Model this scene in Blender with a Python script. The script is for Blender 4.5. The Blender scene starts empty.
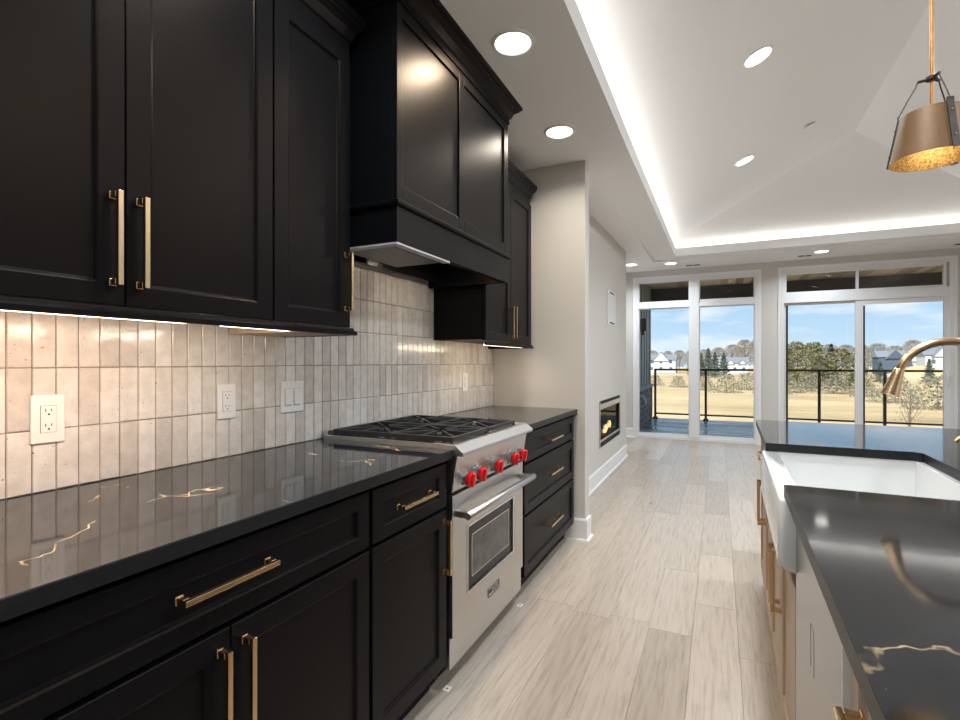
import bpy, bmesh, math, random
from mathutils import Vector, Matrix
random.seed(7)
PI = math.pi
SC = bpy.context.scene
COL = SC.collection

# ------------------------------------------------------------------ camera
F_PX, YAW, HORIZON = 502.9, 0.4432, 362.24
cd = bpy.data.cameras.new('camera')
cd.sensor_width = 36.0
cd.lens = F_PX / 960.0 * 36.0
cd.shift_y = (HORIZON - 360.0) / 960.0
cd.clip_start = 0.02
cd.clip_end = 1500
cam = bpy.data.objects.new('camera', cd)
COL.objects.link(cam)
cam.location = (1.544, 0.0, 1.2413)
cam.rotation_euler = (PI / 2, 0, YAW)
SC.camera = cam

# ------------------------------------------------------------------ view, world, sun, window daylight
SC.view_settings.view_transform = 'Standard'
SC.view_settings.look = 'None'
SC.view_settings.exposure = 0.14
SC.view_settings.gamma = 1.0
SC.view_settings.use_curve_mapping = False
try:
    SC.cycles.use_denoising = True
    SC.cycles.max_bounces = 10
    SC.cycles.diffuse_bounces = 5
    SC.cycles.glossy_bounces = 5
    SC.cycles.transparent_max_bounces = 24
    SC.cycles.sample_clamp_indirect = 6.0
    SC.cycles.caustics_reflective = False
    SC.cycles.caustics_refractive = False
except Exception:
    pass

w = bpy.data.worlds.new('sky')
SC.world = w
w.use_nodes = True
nt = w.node_tree
nt.nodes.clear()
wo = nt.nodes.new('ShaderNodeOutputWorld')
bg = nt.nodes.new('ShaderNodeBackground')
tc = nt.nodes.new('ShaderNodeTexCoord')
sep = nt.nodes.new('ShaderNodeSeparateXYZ')
nt.links.new(tc.outputs['Generated'], sep.inputs[0])
ramp = nt.nodes.new('ShaderNodeValToRGB')
ramp.color_ramp.elements[0].position = 0.0
ramp.color_ramp.elements[0].color = (0.62, 0.79, 0.93, 1)
e = ramp.color_ramp.elements.new(0.16)
e.color = (0.32, 0.56, 0.86, 1)
ramp.color_ramp.elements[-1].position = 0.6
ramp.color_ramp.elements[-1].color = (0.18, 0.38, 0.75, 1)
nt.links.new(sep.outputs['Z'], ramp.inputs[0])
mp = nt.nodes.new('ShaderNodeMapping')
mp.inputs['Scale'].default_value = (3.2, 3.2, 15.0)
mp.inputs['Location'].default_value = (0.35, 0.2, 0.0)
nt.links.new(tc.outputs['Generated'], mp.inputs[0])
nz = nt.nodes.new('ShaderNodeTexNoise')
nz.inputs['Scale'].default_value = 1.5
nz.inputs['Detail'].default_value = 7
nz.inputs['Roughness'].default_value = 0.55
nt.links.new(mp.outputs[0], nz.inputs['Vector'])
cr = nt.nodes.new('ShaderNodeValToRGB')
cr.color_ramp.elements[0].position = 0.47
cr.color_ramp.elements[1].position = 0.66
nt.links.new(nz.outputs['Fac'], cr.inputs[0])
mx = nt.nodes.new('ShaderNodeMixRGB')
mx.inputs[2].default_value = (0.93, 0.95, 0.98, 1)
nt.links.new(cr.outputs[0], mx.inputs[0])
nt.links.new(ramp.outputs[0], mx.inputs[1])
nt.links.new(mx.outputs[0], bg.inputs['Color'])
bg.inputs['Strength'].default_value = 1.04
nt.links.new(bg.outputs[0], wo.inputs[0])


def lamp(name, kind, loc, rot, power, color, parent=None, **kw):
    d = bpy.data.lights.new(name, kind)
    d.energy = power
    d.color = color
    for k, v in kw.items():
        setattr(d, k, v)
    o = bpy.data.objects.new(name, d)
    COL.objects.link(o)
    o.location = loc
    o.rotation_euler = rot
    if parent:
        o.parent = parent
    return o


sd = Vector((0.32, 0.75, -0.58)).normalized()
sun = lamp('sun', 'SUN', (0, -20, 30), sd.to_track_quat('-Z', 'Y').to_euler(), 7.5, (1.0, 0.96, 0.90), angle=0.01)

# light portals: they only steer sky sampling through the wall openings, they emit nothing themselves
def portal(name, loc, rot, sx, sy):
    o = lamp(name, 'AREA', loc, rot, 1.0, (1, 1, 1), shape='RECTANGLE', size=sx, size_y=sy)
    try:
        o.data.cycles.is_portal = True
    except Exception:
        pass
    return o


portal('portal_far_window', (1.19, 8.74, 1.3), (-PI / 2, 0, 0), 1.75, 2.5)
portal('portal_far_door', (3.33, 8.74, 1.3), (-PI / 2, 0, 0), 1.85, 2.5)
for wy in (-1.2, 0.95):
    portal('portal_added_window', (5.17, wy, 1.325), (0, PI / 2, 0), 2.45, 2.2)

# ------------------------------------------------------------------ materials
MATS = {}


def _mat(name):
    m = bpy.data.materials.new(name)
    m.use_nodes = True
    n = m.node_tree
    b = n.nodes['Principled BSDF']
    MATS[name] = m
    return m, n, b


def _coords(n, kind='Object', scale=(1, 1, 1), rot=(0, 0, 0)):
    t = n.nodes.new('ShaderNodeTexCoord')
    p = n.nodes.new('ShaderNodeMapping')
    p.inputs['Scale'].default_value = scale
    p.inputs['Rotation'].default_value = rot
    n.links.new(t.outputs[kind], p.inputs[0])
    return p.outputs[0]


def _noise(n, vec, scale, detail=4, rough=0.5):
    t = n.nodes.new('ShaderNodeTexNoise')
    t.inputs['Scale'].default_value = scale
    t.inputs['Detail'].default_value = detail
    t.inputs['Roughness'].default_value = rough
    if vec is not None:
        n.links.new(vec, t.inputs['Vector'])
    return t.outputs['Fac']


def _ramp(n, fac, stops):
    r = n.nodes.new('ShaderNodeValToRGB')
    el = r.color_ramp.elements
    el[0].position, el[0].color = stops[0][0], (*stops[0][1], 1)
    el[1].position, el[1].color = stops[-1][0], (*stops[-1][1], 1)
    for p, c in stops[1:-1]:
        x = el.new(p)
        x.color = (*c, 1)
    n.links.new(fac, r.inputs[0])
    return r.outputs[0]


def _bump(n, b, height, strength=0.1, dist=0.002):
    k = n.nodes.new('ShaderNodeBump')
    k.inputs['Strength'].default_value = strength
    k.inputs['Distance'].default_value = dist
    n.links.new(height, k.inputs['Height'])
    n.links.new(k.outputs[0], b.inputs['Normal'])


def _mix(n, fac, a, b, mode='MIX'):
    m = n.nodes.new('ShaderNodeMixRGB')
    m.blend_type = mode
    for sock, v in ((0, fac), (1, a), (2, b)):
        if hasattr(v, 'node'):
            n.links.new(v, m.inputs[sock])
        elif isinstance(v, tuple):
            m.inputs[sock].default_value = (*v, 1)
        else:
            m.inputs[sock].default_value = v
    return m.outputs[0]


def plain(name, col, rough=0.5, metal=0.0, noise=0.04, nscale=30, spec=0.5, coat=0.0, bump=0.0):
    """a paint / metal / plastic with a little procedural unevenness"""
    m, n, b = _mat(name)
    v = _coords(n)
    f = _noise(n, v, nscale, 3)
    lo = tuple(c * (1 - noise) for c in col)
    hi = tuple(min(1, c * (1 + noise)) for c in col)
    n.links.new(_ramp(n, f, [(0.3, lo), (0.7, hi)]), b.inputs['Base Color'])
    b.inputs['Roughness'].default_value = rough
    b.inputs['Metallic'].default_value = metal
    b.inputs['Specular IOR Level'].default_value = spec
    if coat:
        b.inputs['Coat Weight'].default_value = coat
        b.inputs['Coat Roughness'].default_value = 0.08
    if bump:
        _bump(n, b, f, bump)
    return m


def emit(name, col, strength):
    m, n, b = _mat(name)
    b.inputs['Base Color'].default_value = (*col, 1)
    b.inputs['Emission Color'].default_value = (*col, 1)
    b.inputs['Emission Strength'].default_value = strength
    return m


def brushed(name, col, rough):
    """brushed steel: a fine grain far below a pixel, so a broad highlight"""
    m, n, b = _mat(name)
    f = _noise(n, _coords(n), 6, 2, 0.5)
    n.links.new(_ramp(n, f, [(0.3, tuple(c * 0.97 for c in col)), (0.7, col)]), b.inputs['Base Color'])
    b.inputs['Roughness'].default_value = rough
    b.inputs['Metallic'].default_value = 1.0
    return m


plain('wall_paint', (0.60, 0.575, 0.545), 0.75, noise=0.015, bump=0.03, nscale=180)
plain('ceiling_paint', (0.87, 0.87, 0.88), 0.85, noise=0.01, bump=0.02, nscale=180)
plain('trim_white', (0.80, 0.80, 0.80), 0.4, noise=0.01)
plain('vinyl_white', (0.74, 0.74, 0.75), 0.4, noise=0.01)
m = plain('black_paint', (0.0056, 0.0064, 0.0080), 0.36, noise=0.06, nscale=14, spec=0.10)
m.node_tree.nodes['Principled BSDF'].inputs['Specular Tint'].default_value = (1.0, 0.60, 0.30, 1)
plain('black_recess', (0.004, 0.004, 0.004), 0.8)
plain('brass', (0.70, 0.49, 0.29), 0.27, metal=1.0, noise=0.03)
plain('brass_dark', (0.36, 0.17, 0.06), 0.5, metal=1.0, noise=0.18, nscale=40)
plain('shade_bronze', (0.145, 0.075, 0.028), 0.55, metal=0.3, noise=0.12, nscale=40)
plain('iron', (0.035, 0.028, 0.024), 0.5, metal=0.6, noise=0.2)
plain('cast_iron', (0.025, 0.026, 0.028), 0.5, metal=0.3, noise=0.2, bump=0.1, nscale=200)
plain('enamel_black', (0.012, 0.012, 0.013), 0.2)
brushed('steel', (0.60, 0.595, 0.59), 0.30)
brushed('steel_vertical', (0.38, 0.375, 0.37), 0.27)
plain('steel_dark', (0.10, 0.10, 0.105), 0.4, metal=1.0)
plain('steel_polished', (0.70, 0.70, 0.70), 0.12, metal=1.0, noise=0.02)
plain('knob_chrome', (0.62, 0.61, 0.60), 0.2, metal=1.0, noise=0.05)
plain('knob_red', (0.72, 0.006, 0.012), 0.28, noise=0.03, coat=0.6)
plain('ceramic', (0.74, 0.74, 0.73), 0.12, noise=0.008, coat=0.5)
plain('plastic_white', (0.66, 0.655, 0.65), 0.35, noise=0.01)
plain('slot_dark', (0.02, 0.02, 0.02), 0.6)
plain('liner_grey', (0.50, 0.50, 0.51), 0.55, noise=0.02)
plain('raw_wood', (0.62, 0.47, 0.33), 0.6, noise=0.08)
plain('grout', (0.20, 0.16, 0.13), 0.9, noise=0.15)
plain('rail_bronze', (0.022, 0.018, 0.016), 0.45, metal=0.3)
plain('firebox', (0.03, 0.027, 0.025), 0.7, noise=0.3)
plain('char_log', (0.05, 0.03, 0.02), 0.9, noise=0.5, nscale=60)
plain('siding', (0.25, 0.31, 0.36), 0.55, noise=0.05)
plain('white_house', (0.46, 0.48, 0.51), 0.7)
plain('blue_house', (0.055, 0.085, 0.125), 0.8)
plain('roof_grey', (0.19, 0.205, 0.235), 0.9)
plain('house_glass', (0.08, 0.10, 0.13), 0.2)
plain('bark', (0.13, 0.10, 0.08), 0.9, noise=0.3)
plain('tag_white', (0.80, 0.76, 0.66), 0.5)
emit('lamp_diffuser', (1.0, 0.96, 0.91), 9.0)
emit('bulb_glow', (1.0, 0.85, 0.62), 3.0)
emit('led_warm', (1.0, 0.80, 0.62), 5.0)
emit('led_neutral', (1.0, 0.87, 0.70), 5.0)
emit('led_cove', (1.0, 0.90, 0.76), 4.0)
emit('hood_lamp', (1.0, 0.95, 0.9), 2.5)

# flames
m, n, b = _mat('flame')
v = _coords(n, 'Generated')
sx = n.nodes.new('ShaderNodeSeparateXYZ')
n.links.new(v, sx.inputs[0])
c = _ramp(n, sx.outputs['Z'], [(0.0, (1.0, 0.25, 0.03)), (0.45, (1.0, 0.62, 0.22)), (1.0, (1.0, 0.30, 0.05))])
n.links.new(c, b.inputs['Emission Color'])
b.inputs['Emission Strength'].default_value = 2.2
b.inputs['Base Color'].default_value = (0.3, 0.08, 0.02, 1)

# zellige tile, each one its own shade
m, n, b = _mat('tile')
g = n.nodes.new('ShaderNodeNewGeometry')
v = _coords(n)
base = _ramp(n, g.outputs['Random Per Island'], [(0.0, (0.50, 0.46, 0.43)), (0.35, (0.60, 0.565, 0.54)), (0.7, (0.66, 0.63, 0.61)), (1.0, (0.54, 0.51, 0.49))])
mott = _ramp(n, _noise(n, v, 26, 6, 0.65), [(0.35, (0.84, 0.83, 0.82)), (0.62, (1.0, 1.0, 1.0))])
c = _mix(n, 1.0, base, mott, 'MULTIPLY')
pit = _ramp(n, _noise(n, v, 95, 2, 0.5), [(0.25, (1, 1, 1)), (0.285, (0, 0, 0))])
c = _mix(n, pit, c, (0.22, 0.18, 0.15))
n.links.new(c, b.inputs['Base Color'])
b.inputs['Roughness'].default_value = 0.16
_bump(n, b, _noise(n, v, 22, 4, 0.55), 0.35, 0.004)

# wide oak floor planks
m, n, b = _mat('oak_floor')
g = n.nodes.new('ShaderNodeNewGeometry')
v = _coords(n, scale=(14, 0.9, 1))
r = g.outputs['Random Per Island']
off = n.nodes.new('ShaderNodeVectorMath')
off.operation = 'SCALE'
com = n.nodes.new('ShaderNodeCombineXYZ')
n.links.new(r, com.inputs[0]); n.links.new(r, com.inputs[1]); n.links.new(r, com.inputs[2])
n.links.new(com.outputs[0], off.inputs[0]); off.inputs['Scale'].default_value = 37.0
ad = n.nodes.new('ShaderNodeVectorMath')
n.links.new(v, ad.inputs[0]); n.links.new(off.outputs[0], ad.inputs[1])
base = _ramp(n, r, [(0.0, (0.35, 0.29, 0.23)), (0.4, (0.44, 0.37, 0.305)), (0.8, (0.50, 0.43, 0.36)), (1.0, (0.40, 0.335, 0.275))])
grain = _ramp(n, _noise(n, ad.outputs[0], 5.0, 8, 0.65), [(0.3, (0.72, 0.69, 0.66)), (0.5, (1, 1, 1)), (0.7, (1.12, 1.11, 1.10))])
c = _mix(n, 1.0, base, grain, 'MULTIPLY')
knot = _ramp(n, _noise(n, _coords(n, scale=(3, 1.2, 1)), 4.2, 2), [(0.21, (1, 1, 1)), (0.25, (0, 0, 0))])
c = _mix(n, knot, c, (0.20, 0.14, 0.10))
n.links.new(c, b.inputs['Base Color'])
b.inputs['Roughness'].default_value = 0.3
_bump(n, b, _noise(n, ad.outputs[0], 8.0, 6, 0.6), 0.12, 0.002)

# island oak
m, n, b = _mat('island_oak')
v = _coords(n, scale=(14, 14, 1.2))
c = _ramp(n, _noise(n, v, 5, 7, 0.6), [(0.25, (0.36, 0.25, 0.165)), (0.55, (0.45, 0.325, 0.225)), (0.8, (0.50, 0.37, 0.265))])
n.links.new(c, b.inputs['Base Color'])
b.inputs['Roughness'].default_value = 0.42

# black quartz with a few gold veins
m, n, b = _mat('black_quartz')
v = _coords(n)
warp = n.nodes.new('ShaderNodeTexNoise')
warp.inputs['Scale'].default_value = 3.0
warp.inputs['Detail'].default_value = 5
n.links.new(v, warp.inputs['Vector'])
wm = n.nodes.new('ShaderNodeVectorMath'); wm.operation = 'SCALE'; wm.inputs['Scale'].default_value = 0.42
n.links.new(warp.outputs['Color'], wm.inputs[0])
wa = n.nodes.new('ShaderNodeVectorMath')
n.links.new(v, wa.inputs[0]); n.links.new(wm.outputs[0], wa.inputs[1])
vo = n.nodes.new('ShaderNodeTexVoronoi')
vo.feature = 'DISTANCE_TO_EDGE'
vo.inputs['Scale'].default_value = 2.1
n.links.new(wa.outputs[0], vo.inputs['Vector'])
line = _ramp(n, vo.outputs['Distance'], [(0.0, (1, 1, 1)), (0.0015, (1, 1, 1)), (0.0055, (0, 0, 0))])
gate = _ramp(n, _noise(n, v, 4.6, 3), [(0.53, (0, 0, 0)), (0.62, (1, 1, 1))])
vein = _mix(n, 1.0, line, gate, 'MULTIPLY')
speck = _ramp(n, _noise(n, v, 120, 2), [(0.74, (0, 0, 0)), (0.79, (0.4, 0.4, 0.4))])
body = _ramp(n, _noise(n, v, 9, 5, 0.6), [(0.3, (0.007, 0.008, 0.0095)), (0.7, (0.014, 0.015, 0.0175))])
c = _mix(n, speck, body, (0.30, 0.27, 0.22))
c = _mix(n, vein, c, (0.62, 0.44, 0.24))
n.links.new(c, b.inputs['Base Color'])
b.inputs['Roughness'].default_value = 0.07
b.inputs['IOR'].default_value = 1.42

plain('quartz_edge', (0.011, 0.012, 0.014), 0.38, noise=0.2, nscale=60, spec=0.25)  # duller copy of the quartz, tones down reflections on the slab edges
# pendant's hammered inside
m, n, b = _mat('hammered_gold')
v = _coords(n)
f = _noise(n, v, 150, 3, 0.6)
n.links.new(_ramp(n, f, [(0.35, (0.30, 0.19, 0.06)), (0.6, (0.78, 0.56, 0.24))]), b.inputs['Base Color'])
b.inputs['Metallic'].default_value = 0.8
b.inputs['Roughness'].default_value = 0.42
_bump(n, b, f, 0.5, 0.004)

# clear glass
m, n, b = _mat('glass')
out = n.nodes['Material Output']
tr = n.nodes.new('ShaderNodeBsdfTransparent')
gl = n.nodes.new('ShaderNodeBsdfGlossy')
gl.inputs['Roughness'].default_value = 0.0
tr.inputs['Color'].default_value = (0.97, 0.985, 0.98, 1)
fr = n.nodes.new('ShaderNodeFresnel')
fr.inputs['IOR'].default_value = 1.35
ms = n.nodes.new('ShaderNodeMixShader')
n.links.new(fr.outputs[0], ms.inputs[0]); n.links.new(tr.outputs[0], ms.inputs[1]); n.links.new(gl.outputs[0], ms.inputs[2])
n.links.new(ms.outputs[0], out.inputs[0])

m2 = MATS['glass'].copy()
m2.name = 'fire_glass'
MATS['fire_glass'] = m2
for q in m2.node_tree.nodes:
    if q.type == 'FRESNEL':
        q.inputs['IOR'].default_value = 1.08
plain('oven_glass', (0.012, 0.012, 0.013), 0.10, spec=0.25)
plain('oven_glass_inner', (0.085, 0.085, 0.085), 0.15, spec=0.4, noise=0.25, nscale=20)

# wet deck boards with sky reflections painted as pale streaks; porch ceiling boards
m, n, b = _mat('deck_board')
g = n.nodes.new('ShaderNodeNewGeometry')
f = _noise(n, _coords(n, scale=(0.55, 5.0, 1)), 1.0, 5, 0.6)
c = _mix(n, 1.0, _ramp(n, g.outputs['Random Per Island'], [(0, (0.20, 0.25, 0.29)), (1, (0.40, 0.46, 0.50))]),
         _ramp(n, f, [(0.36, (0.45, 0.50, 0.55)), (0.62, (1.25, 1.25, 1.25))]), 'MULTIPLY')
n.links.new(c, b.inputs['Base Color'])
n.links.new(_ramp(n, f, [(0.35, (0.12, 0.12, 0.12)), (0.65, (0.45, 0.45, 0.45))]), b.inputs['Roughness'])
m, n, b = _mat('porch_wood')
g = n.nodes.new('ShaderNodeNewGeometry')
v = _coords(n, scale=(12, 1, 1))
c = _mix(n, 1.0, _ramp(n, g.outputs['Random Per Island'], [(0, (0.26, 0.21, 0.15)), (0.5, (0.52, 0.43, 0.32)), (1, (0.80, 0.68, 0.50))]),
         _ramp(n, _noise(n, v, 6, 6, 0.6), [(0.3, (0.75, 0.74, 0.73)), (0.7, (1, 1, 1))]), 'MULTIPLY')
n.links.new(c, b.inputs['Base Color'])
b.inputs['Roughness'].default_value = 0.55

# stacked stone
m, n, b = _mat('ledgestone')
v = _coords(n, scale=(5, 5, 16))
vo = n.nodes.new('ShaderNodeTexVoronoi'); vo.inputs['Scale'].default_value = 1.6
n.links.new(v, vo.inputs['Vector'])
c = _ramp(n, vo.outputs['Color'], [(0.1, (0.035, 0.04, 0.055)), (0.9, (0.24, 0.26, 0.30))])
n.links.new(c, b.inputs['Base Color'])
_bump(n, b, vo.outputs['Distance'], 0.8, 0.03)
b.inputs['Roughness'].default_value = 0.8

# dry field
m, n, b = _mat('dry_grass')
f1 = _noise(n, _coords(n, scale=(0.03, 0.10, 1)), 1.0, 8, 0.65)
c = _ramp(n, f1, [(0.3, (0.40, 0.27, 0.12)), (0.5, (0.64, 0.46, 0.24)), (0.7, (0.76, 0.58, 0.34))])
f2 = _noise(n, _coords(n, scale=(0.6, 1.6, 1)), 1.0, 6, 0.7)
c = _mix(n, 1.0, c, _ramp(n, f2, [(0.3, (0.78, 0.76, 0.72)), (0.6, (1, 1, 1))]), 'MULTIPLY')
n.links.new(c, b.inputs['Base Color'])
b.inputs['Roughness'].default_value = 0.95


def leafy(name, a, bcol):
    m, n, b = _mat(name)
    g = n.nodes.new('ShaderNodeNewGeometry')
    c = _ramp(n, g.outputs['Random Per Island'], [(0, a), (1, bcol)])
    n.links.new(c, b.inputs['Base Color'])
    b.inputs['Roughness'].default_value = 0.9


leafy('needles_dark', (0.045, 0.07, 0.055), (0.12, 0.16, 0.115))
leafy('needles_olive', (0.085, 0.088, 0.035), (0.23, 0.21, 0.095))
leafy('twigs_brown', (0.13, 0.105, 0.08), (0.29, 0.24, 0.19))
leafy('brush_grey', (0.14, 0.13, 0.085), (0.34, 0.31, 0.22))


# ------------------------------------------------------------------ mesh building
class MB:
    def __init__(s):
        s.v, s.f, s.sm = [], [], []

    def add(s, vs, fs, smooth=False):
        o = len(s.v)
        s.v += [tuple(p) for p in vs]
        s.f += [tuple(i + o for i in f) for f in fs]
        s.sm += [smooth] * len(fs)
        return s

    def box(s, x0, x1, y0, y1, z0, z1):
        return s.add([(x0, y0, z0), (x1, y0, z0), (x1, y1, z0), (x0, y1, z0), (x0, y0, z1), (x1, y0, z1), (x1, y1, z1), (x0, y1, z1)],
                     [(3, 2, 1, 0), (4, 5, 6, 7), (0, 1, 5, 4), (1, 2, 6, 5), (2, 3, 7, 6), (3, 0, 4, 7)])

    def prism(s, pts, axis, a, b):
        """closed 2D outline extruded along an axis (outline axes: the other two in x,y,z order)"""
        n = len(pts)

        def P(p, t):
            return {'x': (t, p[0], p[1]), 'y': (p[0], t, p[1]), 'z': (p[0], p[1], t)}[axis]
        vs = [P(p, a) for p in pts] + [P(p, b) for p in pts]
        fs = [tuple(range(n))[::-1], tuple(range(n, 2 * n))] + [(i, (i + 1) % n, n + (i + 1) % n, n + i) for i in range(n)]
        return s.add(vs, fs)

    def tube(s, path, rad, seg=12, caps=True, smooth=True):
        path = [Vector(p) for p in path]
        rads = rad if isinstance(rad, (list, tuple)) else [rad] * len(path)
        rings = []
        up = None
        for i, p in enumerate(path):
            d = (path[min(i + 1, len(path) - 1)] - path[max(i - 1, 0)]).normalized()
            if up is None:
                up = Vector((0, 0, 1)) if abs(d.z) < 0.9 else Vector((1, 0, 0))
            u = d.cross(up).normalized()
            up = u.cross(d).normalized()
            rings.append([p + (u * math.cos(2 * PI * k / seg) + up * math.sin(2 * PI * k / seg)) * rads[i] for k in range(seg)])
        vs = [q for r in rings for q in r]
        fs = []
        for i in range(len(path) - 1):
            for k in range(seg):
                fs.append((i * seg + k, i * seg + (k + 1) % seg, (i + 1) * seg + (k + 1) % seg, (i + 1) * seg + k))
        s.add(vs, fs, smooth)
        if caps:
            n = len(vs)
            s.add(rings[0], [tuple(range(seg))[::-1]])
            s.add(rings[-1], [tuple(range(seg))])
        return s

    def lathe(s, prof, cx, cy, seg=32, smooth=True, axis='z', cz=0.0, caps=True):
        """profile [(r, t)] turned around an axis through (cx, cy, cz)"""
        vs = []
        for r, t in prof:
            for k in range(seg):
                a = 2 * PI * k / seg
                p, q = r * math.cos(a), r * math.sin(a)
                vs.append((cx + p, cy + q, t) if axis == 'z' else ((t, cy + p, cz + q) if axis == 'x' else (cx + p, t, cz + q)))
        fs = []
        for i in range(len(prof) - 1):
            for k in range(seg):
                fs.append((i * seg + k, i * seg + (k + 1) % seg, (i + 1) * seg + (k + 1) % seg, (i + 1) * seg + k))
        s.add(vs, fs, smooth)
        if not caps:
            return s
        if prof[0][0] > 1e-4:
            s.add(vs[:seg], [tuple(range(seg))[::-1]])
        if prof[-1][0] > 1e-4:
            s.add(vs[-seg:], [tuple(range(seg))])
        return s

    def sweep(s, path, prof, side=1):
        """moulding: profile [(outward, z)] swept along an open XY path with mitred corners; outward is to the right of the path when side=1"""
        n = len(path)
        P = [Vector(p) for p in path]
        N = []
        for i in range(n - 1):
            d = (P[i + 1] - P[i]).normalized()
            N.append(Vector((d.y, -d.x)) * side)
        M = []
        for i in range(n):
            if i == 0:
                M.append(N[0])
            elif i == n - 1:
                M.append(N[-1])
            else:
                a = (N[i - 1] + N[i]).normalized()
                M.append(a / max(0.3, a.dot(N[i])))
        k = len(prof)
        vs = []
        for i in range(n):
            for o, z in prof:
                q = P[i] + M[i] * o
                vs.append((q.x, q.y, z))
        fs = []
        for i in range(n - 1):
            for j in range(k):
                fs.append((i * k + j, i * k + (j + 1) % k, (i + 1) * k + (j + 1) % k, (i + 1) * k + j))
        fs += [tuple(range(k))[::-1], tuple(range((n - 1) * k, n * k))]
        return s.add(vs, fs)


def obj(name, mb, mat, parent=None, bev=0.0, seg=2, auto=False):
    """link a builder as ONE mesh; coordinates are given in the thing's frame and stored relative to the parent's base"""
    base = Vector((0, 0, 0))
    if parent is not None:
        base = Vector(parent.get('_base', (0, 0, 0)))
    me = bpy.data.meshes.new(name)
    me.from_pydata([tuple(Vector(p) - base) for p in mb.v], [], mb.f)
    me.materials.append(MATS[mat])
    me.update()
    b = bmesh.new()
    b.from_mesh(me)
    bmesh.ops.recalc_face_normals(b, faces=b.faces)
    b.to_mesh(me)
    b.free()
    me.polygons.foreach_set('use_smooth', mb.sm)
    if any(mb.sm):
        me.set_sharp_from_angle(angle=math.radians(38))
    o = bpy.data.objects.new(name, me)
    COL.objects.link(o)
    if parent is not None:
        o.parent = parent
        o['_base'] = tuple(base)
    if bev:
        md = o.modifiers.new('edge', 'BEVEL')
        md.width = bev
        md.segments = seg
        md.limit_method = 'ANGLE'
        md.angle_limit = math.radians(40)
    return o


PIV, ROT = Vector((1.70, 1.5, 0.0)), -0.0197     # the island stands a degree off the cabinet run


def dull_edges(o):
    """the worktop's sawn edges are honed, only its top is polished"""
    o.data.materials.append(MATS['quartz_edge'])
    for p in o.data.polygons:
        if abs(p.normal.z) < 0.5:
            p.material_index = 1
    return o


def thing(name, label, cat, base, group=None, island=False):
    o = bpy.data.objects.new(name, None)
    COL.objects.link(o)
    o.empty_display_size = 0.05
    base = Vector(base)
    if island:
        o.location = PIV + Matrix.Rotation(ROT, 3, 'Z') @ (base - PIV)
        o.rotation_euler = (0, 0, ROT)
    else:
        o.location = base
    o['_base'] = tuple(base)
    return tag(o, label, cat, group)


def tag(o, label, cat, group=None):
    o['label'] = label
    o['category'] = cat
    if group:
        o['group'] = group
    return o


def struct(name, mb, mat, parent=None, bev=0.0, label=None):
    o = obj(name, mb, mat, parent, bev)
    if parent is None:
        o['kind'] = 'structure'
    if label:
        o['label'] = label
    return o


def copy_tree(o, parent=None):
    c = o.copy()
    COL.objects.link(c)
    if parent is not None:
        c.parent = parent
    for ch in [q for q in bpy.data.objects if q.parent == o]:
        copy_tree(ch, c)
    return c


def shaker(xf, y0, y1, z0, z1, d=1, fr=0.055, fz=None, th=0.02, rec=0.009):
    """a five-piece front in the plane x = xf (front face), facing d; d=+1 looks to +x"""
    fz = fz or fr
    mb = MB()
    xb, xr = xf - d * th, xf - d * rec

    def ring(x, a, bz):
        return [(x, y0 + a, z0 + bz), (x, y1 - a, z0 + bz), (x, y1 - a, z1 - bz), (x, y0 + a, z1 - bz)]
    e = 0.0015
    L = [ring(xb, 0, 0), ring(xf - d * e, 0, 0), ring(xf, e, e), ring(xf, fr - 0.004, fz - 0.004), ring(xf - d * 0.003, fr, fz), ring(xr + d * 0.0015, fr + 0.002, fz + 0.002), ring(xr, fr + 0.006, fz + 0.006)]
    vs = [p for r in L for p in r]
    fs = [(3, 2, 1, 0)]
    for i in range(len(L) - 1):
        for k in range(4):
            fs.append((i * 4 + k, i * 4 + (k + 1) % 4, i * 4 + 4 + (k + 1) % 4, i * 4 + 4 + k))
    q = (len(L) - 1) * 4
    fs.append((q, q + 1, q + 2, q + 3))
    return mb.add(vs, fs)


def pull(parent, xf, yc, zc, length, vert=True, d=1, r=0.0055, stand=0.034):
    """square bar pull on two posts"""
    mb = MB()
    h = length / 2
    xo = sorted((xf + d * (stand - 2 * r), xf + d * stand))
    if vert:
        mb.box(xo[0], xo[1], yc - r, yc + r, zc - h, zc + h)
        for t in (-1, 1):
            za = zc + t * (h - 0.008)
            xs = sorted((xf + d * 0.003, xf + d * (stand - 2 * r)))
            mb.box(xs[0], xs[1], yc - r * 1.1, yc + r * 1.1, za - r * 1.2, za + r * 1.2)
            xs = sorted((xf, xf + d * 0.004))
            mb.box(xs[0], xs[1], yc - r * 1.4, yc + r * 1.4, za - r * 1.5, za + r * 1.5)
    else:
        mb.box(xo[0], xo[1], yc - h, yc + h, zc - r, zc + r)
        for t in (-1, 1):
            ya = yc + t * (h - 0.008)
            xs = sorted((xf + d * 0.003, xf + d * (stand - 2 * r)))
            mb.box(xs[0], xs[1], ya - r * 1.2, ya + r * 1.2, zc - r * 1.1, zc + r * 1.1)
            xs = sorted((xf, xf + d * 0.004))
            mb.box(xs[0], xs[1], ya - r * 1.5, ya + r * 1.5, zc - r * 1.5, zc + r * 1.5)
    o = obj('handle', mb, 'brass', parent, bev=0.001)
    o['label'] = 'brass bar handle'
    return o


def Hc(y):
    return 2.65 + 0.0165 * max(y - 3.5, 0)


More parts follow.
